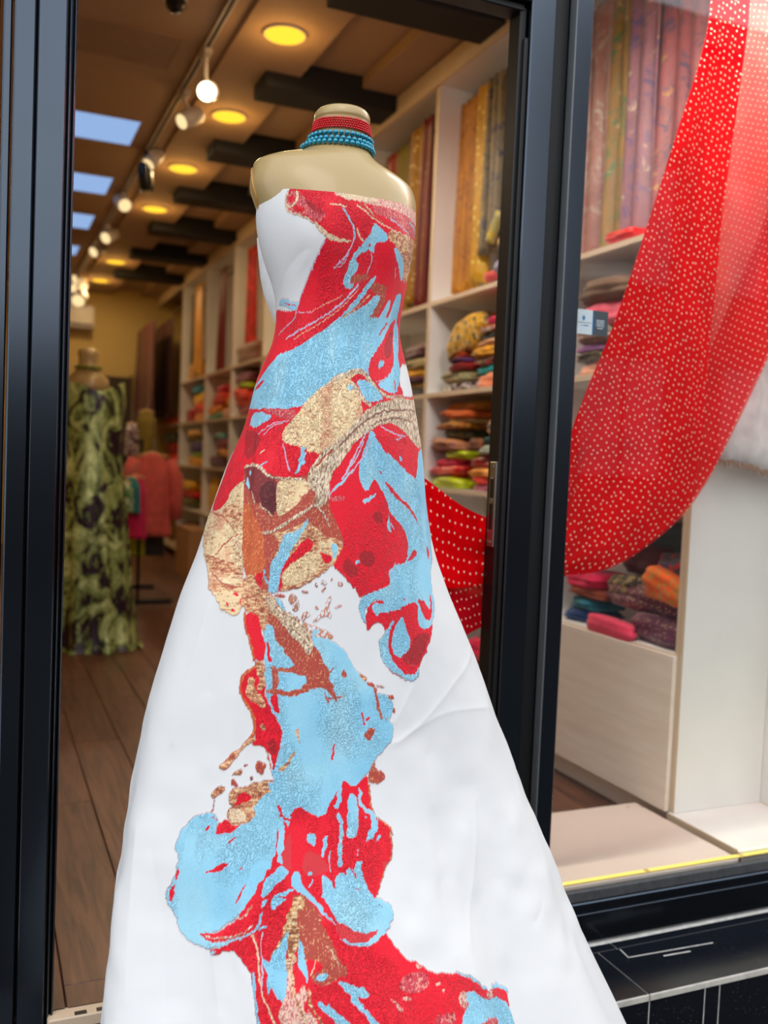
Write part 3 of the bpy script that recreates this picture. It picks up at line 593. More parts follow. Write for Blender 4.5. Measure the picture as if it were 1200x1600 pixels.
def roll(label, p0, p1, r, col, kind='plain', c2=None, X=2.23):
    a, b = at(*p0, X=X), at(*p1, X=X); o0 = (a+b)/2; t_ = thing('fabric_roll', label, 'fabric', o0, 'rolled fabrics on the upper shelf')
    n = 7; pa = [Vector(a-o0).lerp(Vector(b-o0), i/(n-1)) for i in range(n)]
    MB().tube(pa, [r*(.92+.1*math.sin(2.2*i)) for i in range(n)], 16).build('roll', cloth(col, kind, c2), t_, True)
    d = (pa[-1]-pa[0]).normalized(); MB().tube([pa[0]-d*.001, pa[0]-d*.006], r*.45, 12).build('core', plain('tube_core', (220, 170, 160), .8), t_)
    return t_
roll('sage green rolled end under the taupe lengths', (765, 378), (782, 332), .026, (164, 160, 120), 'brocade', (206, 176, 60), 2.26)
roll('beige rolled end under the navy lengths', (784, 384), (800, 340), .026, (196, 164, 120), 'plain', None, 2.26)
roll('coral pink roll lying on the upper shelf', (762, 434), (800, 418), .026, (206, 92, 92), 'plain', None, 2.25)
roll('silver and blue roll resting on the pink one', (779, 420), (812, 392), .032, (176, 172, 190), 'brocade', (40, 60, 140), 2.215)
fold('fabric_tail', 'purple scarf tail with gold pattern over the shelf edge', (775, 424, 787, 453), (70, 46, 80), 'brocade', (226, 186, 90), X=2.172, depth=.02, layers=1)
drape('rust orange length hanging behind the mannequin shoulder', (606, 0, 624, 470), (150, 62, 22), X=2.34, pleats=2)
drape('olive green length behind the mannequin shoulder', (622, 0, 640, 470), (140, 128, 60), X=2.34, pleats=2)
drape('dark maroon sequined length behind the mannequin shoulder', (636, 0, 660, 472), (58, 18, 24), 'sequin', (150, 70, 60), X=2.32, pleats=2)
drape('gold length scattered with pearls beside the shoulder', (640, 0, 674, 474), (164, 122, 48), 'sequin', (236, 206, 130), X=2.28, pleats=3)
drape('deep red length beside the gold pearled one', (662, 0, 676, 472), (110, 16, 26), X=2.26, pleats=2)
drape('red flowered length in the far bay left of the mannequin', (391, 0, 404, 540), (176, 40, 34), 'floral', (224, 60, 50), (130, 70, 50), pleats=2, zb=2.24)
drape('crimson length in the middle far bay', (350, 0, 360, 572), (120, 8, 18), pleats=2, zb=2.15)
drape('black sequined length in the farthest bay', (299, 0, 312, 560), (22, 18, 20), 'sequin', (170, 140, 90), pleats=2, zb=2.2, X=2.32)
drape('tan length hanging in front in the farthest bay', (310, 0, 322, 566), (206, 150, 80), pleats=1, zb=2.17, amp=.015, X=2.24)
drape('dark wine length hanging in the corner, right one', (246, 0, 279, 640), (70, 2, 12), X=2.15, pleats=4, zb=1.72, zt=2.95)
drape('dark wine and gold length hanging in the corner, left one', (220, 0, 250, 650), (84, 6, 14), 'sequin', (120, 50, 30), X=1.93, pleats=4, zb=1.66, zt=2.9)
drape('dusty rose length with silver embroidery behind the glass', (903, 0, 955, 384), (158, 114, 106), 'brocade', (190, 170, 150), (130, 90, 80), X=2.33, pleats=2, zb=2.14)
drape('olive gold length with green strokes behind the glass', (945, 0, 988, 376), (146, 112, 66), 'brocade', (70, 110, 60), (206, 180, 110), X=2.32, pleats=2, zb=2.14)
drape('mauve length with violet shadows behind the glass', (980, 0, 1026, 360), (148, 106, 112), 'brocade', (104, 80, 124), (214, 190, 160), X=2.31, pleats=2, zb=2.14)  # violet belongs to the brocade pattern
drape('purple pink length with gold sprigs behind the glass', (1020, 0, 1098, 350), (150, 90, 92), 'brocade', (80, 62, 92), (190, 140, 70), X=2.33, pleats=3, zb=2.14)
fold('sequined_bag', 'brown sequined box bag on the upper shelf of the far bay', (367, 534, 405, 572), (110, 60, 50), 'sequin', (236, 200, 160), zbot=ZA+.001, layers=1, grp='small things on the far upper shelf')
fold('cloth_pouch', 'small tan pouch on the upper shelf of the farthest bay', (291, 564, 311, 592), (190, 140, 80), zbot=ZA+.001, layers=1, grp='small things on the far upper shelf')
# white cloth with a frayed hem in the window
def frayed():
    a = at(1098, 728, Y=2.40); z0 = a[2]; P = []; nu, nv = 46, 20; x1 = 2.585
    for i in range(nv):
        v = i/(nv-1); row = []
        for j in range(nu):
            u = j/(nu-1); row.append((a[0]+u*(x1-a[0]), 2.40+.012*math.sin(9*u+2*v)+.006*math.sin(23*u), z0+.02*math.sin(4*u+1)+(2.75-z0)*(1-v)+(.004*math.sin(60*u) if i == nv-1 else 0)))
        P.append(row)
    P = np.array(P); c = P[-1, 0].copy(); t_ = thing('white_cloth', 'white cloth with a frayed brown hem hanging behind the red scarf', 'fabric', c)
    Q = P-c; m = MB(); m.loft([np.vstack([Q[i], (Q[i]+[0, .004, 0])[::-1]]) for i in range(nv)]); m.build('cloth', cloth((224, 218, 216)), t_, True)
    fr = MB(); r_ = np.random.default_rng(3); hem = Q[-1]
    for k in range(260):
        u = r_.random()*(nu-2); j = int(u); p = hem[j]*(1-u+j)+hem[j+1]*(u-j); L = .010+.014*r_.random(); w = .0015
        dx = (r_.random()-.5)*.012; fr.add([p+[-w, -.003, .004], p+[w, -.003, .004], p+[dx, -.005, -L], p+[0, .001, .004]], [(0, 1, 2), (1, 3, 2), (3, 0, 2)])
    f = fr.build('frayed_hem', plain('frayed_hem', (150, 118, 92), .9, vary=.4, nscale=120), t_); f['kind'] = 'stuff'
frayed()
# ------------------------------------------------------------------ tailor's bust
CX0, CY0 = .655, 1.80
def rings(tab, n=72, ex=1.0):
    R = []
    for z, aL, aR, bf, bb, cy in tab:
        r = []
        for k in range(n):
            t = -math.pi+2*math.pi*k/n; s_, c_ = math.sin(t), math.cos(t)
            r.append((CX0+(aR if s_ > 0 else aL)*s_, cy-(bf if c_ > 0 else bb)*c_, z))
        R.append(r)
    return R
BODY = [(.86, .15, .15, .11, .12, 1.79), (1.10, .17, .15, .12, .125, 1.795), (1.25, .175, .15, .115, .12, 1.80), (1.35, .15, .145, .11, .11, 1.80), (1.50, .105, .105, .085, .08, 1.80), (1.60, .118, .115, .095, .08, 1.80),
 (1.66, .145, .125, .108, .085, 1.80), (1.70, .160, .143, .118, .092, 1.80), (1.74, .1765, .1520, .119, .093, 1.8013), (1.77, .1872, .1560, .112, .090, 1.803), (1.79, .1873, .1531, .105, .088, 1.8036), (1.81, .1825, .1444, .097, .084, 1.8053),
 (1.825, .1760, .1200, .090, .080, 1.8073), (1.84, .1460, .0820, .082, .074, 1.8093), (1.85, .1050, .0650, .076, .070, 1.8107), (1.858, .0870, .0590, .070, .066, 1.8117), (1.866, .0760, .0560, .064, .062, 1.812),
 (1.875, .0668, .0537, .059, .058, 1.812), (1.89, .0613, .0526, .055, .055, 1.812), (1.91, .0579, .0518, .053, .053, 1.812), (1.926, .0560, .0515, .053, .053, 1.812), (1.931, .0585, .0535, .055, .055, 1.812), (1.940, .0570, .0525, .054, .054, 1.812), (1.947, .0520, .0470, .050, .050, 1.812), (1.951, .042, .038, .040, .040, 1.812), (1.953, .02, .02, .02, .02, 1.812)]
def refine(tab, k=4):
    T = np.array(tab); out = []
    for i in range(len(T)-1):
        for q in range(k):
            t = q/k; p0, p1, p2, p3 = T[max(i-1, 0)], T[i], T[i+1], T[min(i+2, len(T)-1)]
            d1 = (p2-p0)/max(1e-6, (p2-p0)[0])*(p2-p1)[0]; d2 = (p3-p1)/max(1e-6, (p3-p1)[0])*(p2-p1)[0]
            out.append((2*t**3-3*t*t+1)*p1+(t**3-2*t*t+t)*d1+(-2*t**3+3*t*t)*p2+(t**3-t*t)*d2)
    return out+[T[-1]]
mq = thing('mannequin', 'cream tailor bust wearing the long white dress in the shop doorway', 'mannequin', (CX0, CY0, -.30))
MO = np.array(mq.location)
def shift(R): return [[(p[0]-MO[0], p[1]-MO[1], p[2]-MO[2]) for p in r] for r in R]
MB().loft(shift(rings(refine(BODY)))).build('torso', M['bust'], mq, True)
# piping around the flat arm ends, and the round cap on the neck
TB = np.array(refine(BODY))
def on_body(t, z, off=0.0):
    aL, aR, bf, bb, cy = [np.interp(z, TB[:, 0], TB[:, k]) for k in range(1, 6)]
    s_, c_ = math.sin(t), math.cos(t); return (CX0+((aR if s_ > 0 else aL)+off)*s_-MO[0], cy-((bf if c_ > 0 else bb)+off)*c_-MO[1], z-MO[2])
for sg in (-1, 1):
    pts = [on_body(sg*math.radians(106+24*math.sin(q)), 1.765+.052*math.cos(q)-.004, .0006) for q in [2*math.pi*k/48 for k in range(49)]]
    MB().tube(pts, .0022, 8, False).build('armhole_piping', M['bust_trim'], mq, True)
q_ = MB(); q_.tube([(0, .012, 2.252), (0, .012, 2.262)], [.012, .009], 14); q_.build('neck_knob', M['bust_trim'], mq, True)
MB().tube([(0, -.03, .006), (0, -.03, 1.17)], .014, 12).build('pole', M['black_metal'], mq, True)
MB().tube([(0, -.06, .001), (0, -.06, .012), (0, -.06, .02)], [.11, .11, .03], 28).build('foot_plate', M['black_metal'], mq, True)
# ------------------------------------------------------------------ necklaces
def neck_ring(z, aL, aR, bf, bb, cy=1.812, droop=0.0, n=400):
    P = []
    for k in range(n):
        t = -math.pi+2*math.pi*k/n; s_, c_ = math.sin(t), math.cos(t)
        P.append((CX0+(aR if s_ > 0 else aL)*s_, cy-(bf if c_ > 0 else bb)*c_, z-droop*c_))
    P.append(P[0]); P = np.array(P); d = np.r_[0, np.cumsum(np.linalg.norm(np.diff(P, axis=0), axis=1))]; return P, d
ico = bpy.data.meshes.new('bead'); import bmesh
bm = bmesh.new(); bmesh.ops.create_icosphere(bm, subdivisions=2, radius=1.0); bm.to_mesh(ico); bm.free()
ico.polygons.foreach_set('use_smooth', [True]*len(ico.polygons)); ico.materials.append(M['blue_bead'])
tq = thing('pearl_necklace', 'three strand turquoise pearl necklace around the mannequin neck', 'necklace', (CX0, 1.812, 1.88))
TO = np.array(tq.location)
RB = .0054
for z, g, dz in ((1.8905, .0055, .0015), (1.8795, .0075, .002), (1.8695, .0125, .001)):
    bl = refine(BODY)[::1]; Tn = np.array(refine(BODY)); zz = z-.004
    aL, aR, bf, bb = [np.interp(zz, Tn[:, 0], Tn[:, k])+RB*.9 for k in (1, 2, 3, 4)]
    P, d = neck_ring(z, aL, aR, bf, bb, droop=dz); n = int(d[-1]/(RB*2.02))
    for k in range(n):
        s_ = d[-1]*k/n; p = [np.interp(s_, d, P[:, a]) for a in range(3)]
        o = bpy.data.objects.new('bead', ico); COL.objects.link(o); o.parent = tq; o.location = tuple(np.array(p)-TO); o.scale = (RB,)*3
rd = thing('bead_choker', 'five strand choker of tiny red beads above the turquoise pearls', 'necklace', (CX0, 1.812, 1.91))
RO = np.array(rd.location); bm = bmesh.new(); bmesh.ops.create_icosphere(bm, subdivisions=1, radius=1.0); v8 = [tuple(v.co) for v in bm.verts]; f8 = [tuple(v.index for v in f.verts) for f in bm.faces]; bm.free()
for i, z in enumerate((1.9205, 1.9160, 1.9115, 1.9070, 1.9025)):
    Tn = np.array(refine(BODY)); r = .0025; aL, aR, bf, bb = [np.interp(z, Tn[:, 0], Tn[:, k])+r+(.0003*i) for k in (1, 2, 3, 4)]
    P, d = neck_ring(z, aL, aR, bf, bb, droop=.001); m = MB(); n = int(d[-1]/(r*2.0))
    for k in range(n):
        s_ = d[-1]*k/n; p = np.array([np.interp(s_, d, P[:, a]) for a in range(3)])-RO
        m.add([p+np.array(q)*r*1.05 for q in v8], f8)
    o = m.build('bead_strand', M['red_bead'], rd, True); o['kind'] = 'stuff'
# ------------------------------------------------------------------ the dress: one length of cloth with a woven print
TZ = np.array([-0.3, -0.18, -0.06, 0.06, 0.18, 0.3, 0.42, 0.54, 0.66, 0.78, 0.9, 0.98, 1.06, 1.12, 1.18, 1.24, 1.3, 1.35, 1.4, 1.44, 1.48, 1.52, 1.56, 1.6, 1.64, 1.68, 1.72, 1.76, 1.8]); TL = np.array([0.4763, 0.4786, 0.4781, 0.4644, 0.4495, 0.4353, 0.4192, 0.399, 0.3775, 0.3535, 0.3206, 0.2979, 0.2677, 0.2502, 0.2316, 0.2116, 0.1833, 0.1708, 0.1608, 0.1466, 0.1292, 0.1239, 0.1262, 0.1394, 0.1569, 0.1693, 0.1746, 0.1731, 0.1742]); TR = np.array([0.7807, 0.747, 0.689, 0.6356, 0.5865, 0.5414, 0.5007, 0.4576, 0.41, 0.3575, 0.2994, 0.2582, 0.2227, 0.2045, 0.1935, 0.1875, 0.1783, 0.1706, 0.1621, 0.1508, 0.1371, 0.1259, 0.1306, 0.138, 0.1434, 0.1497, 0.1519, 0.153, 0.1463])
def cyf(z):
    t=np.clip((.75-z)/1.05,0,1); return CY0-.20*t*t*(3-2*t)
ZB =[-.30,-.06,.3,.6,.9,1.15,1.35,1.5,1.62,1.72,1.80,1.9]
BF =[.44,.385,.30,.235,.185,.155,.135,.105,.115,.130,.115,.09]
BB =[.20,.20,.19,.18,.165,.150,.130,.10,.095,.10,.09,.08]
def sm(Z,V,zq):
    f=np.linspace(-.3,1.86,541); y=np.interp(f,Z,V); k=np.hanning(21);k/=k.sum()
    yp=np.concatenate([np.full(10,y[0]),y,np.full(10,y[-1])]); y=np.convolve(yp,k,'valid'); return np.interp(zq,f,y)
def surf(th,z,T=None,off=0.0):
    Z,L,R=T
    aL=sm(Z,L,z);aR=sm(Z,R,z);bf=sm(ZB,BF,z);bb=sm(ZB,BB,z)
    s,c=np.sin(th),np.cos(th)
    bust=.016*np.exp(-((z-1.665)/.055)**2)*(np.exp(-((th-.5)/.33)**2)+np.exp(-((th+.5)/.33)**2))
    # skirt folds, growing to the hem
    w=np.clip((1.0-z)/1.1,0,1)**1.3
    fold=w*(.015*np.sin(5.0*th+1.1+.5*z)+.011*np.sin(9*th-.6+1.2*z))
    # front panel edge on the wearer's right side: a lapped seam
    q=np.clip((1.36-z)/.08,0,1)*np.clip((z-.62)/.3,0,1)
    lap=.006*q/(1+np.exp(-(th-TH_LAP(z))*60))
    r=1+(bust+fold*np.clip(c+.6,0,1)+lap+off)/.2
    x=CX0+np.where(s>0,aR,aL)*s*r
    y=cyf(z)-np.where(c>0,bf,bb)*c*r
    y0=np.where(z<.25,1.845+.13*np.clip((z+.06)/.31,0,1)**2,1.99)
    y=np.minimum(y,y0)
    return x,y
def TH_LAP(z): return np.interp(z,[.6,.98,1.12,1.24,1.36],[-.62,-.72,-.86,-1.02,-1.35])
NECK = np.radians([-180, -125, -97.9, -85, -68, -53, -33, 0, 43, 67, 90, 120, 180]); NZ = [1.70, 1.70, 1.722, 1.741, 1.755, 1.756, 1.752, 1.750, 1.754, 1.755, 1.735, 1.70, 1.70]
th = np.radians(np.r_[np.arange(-180, -98, 2.5), np.arange(-98, -46, .30), np.arange(-46, 40, .17), np.arange(40, 98, .30), np.arange(98, 180.1, 2.5)])
zs = np.r_[np.arange(-.295, .24, .009), np.arange(.24, 1.7575, .00185)]
TH, ZZ = np.meshgrid(th, zs); nr, nc = TH.shape
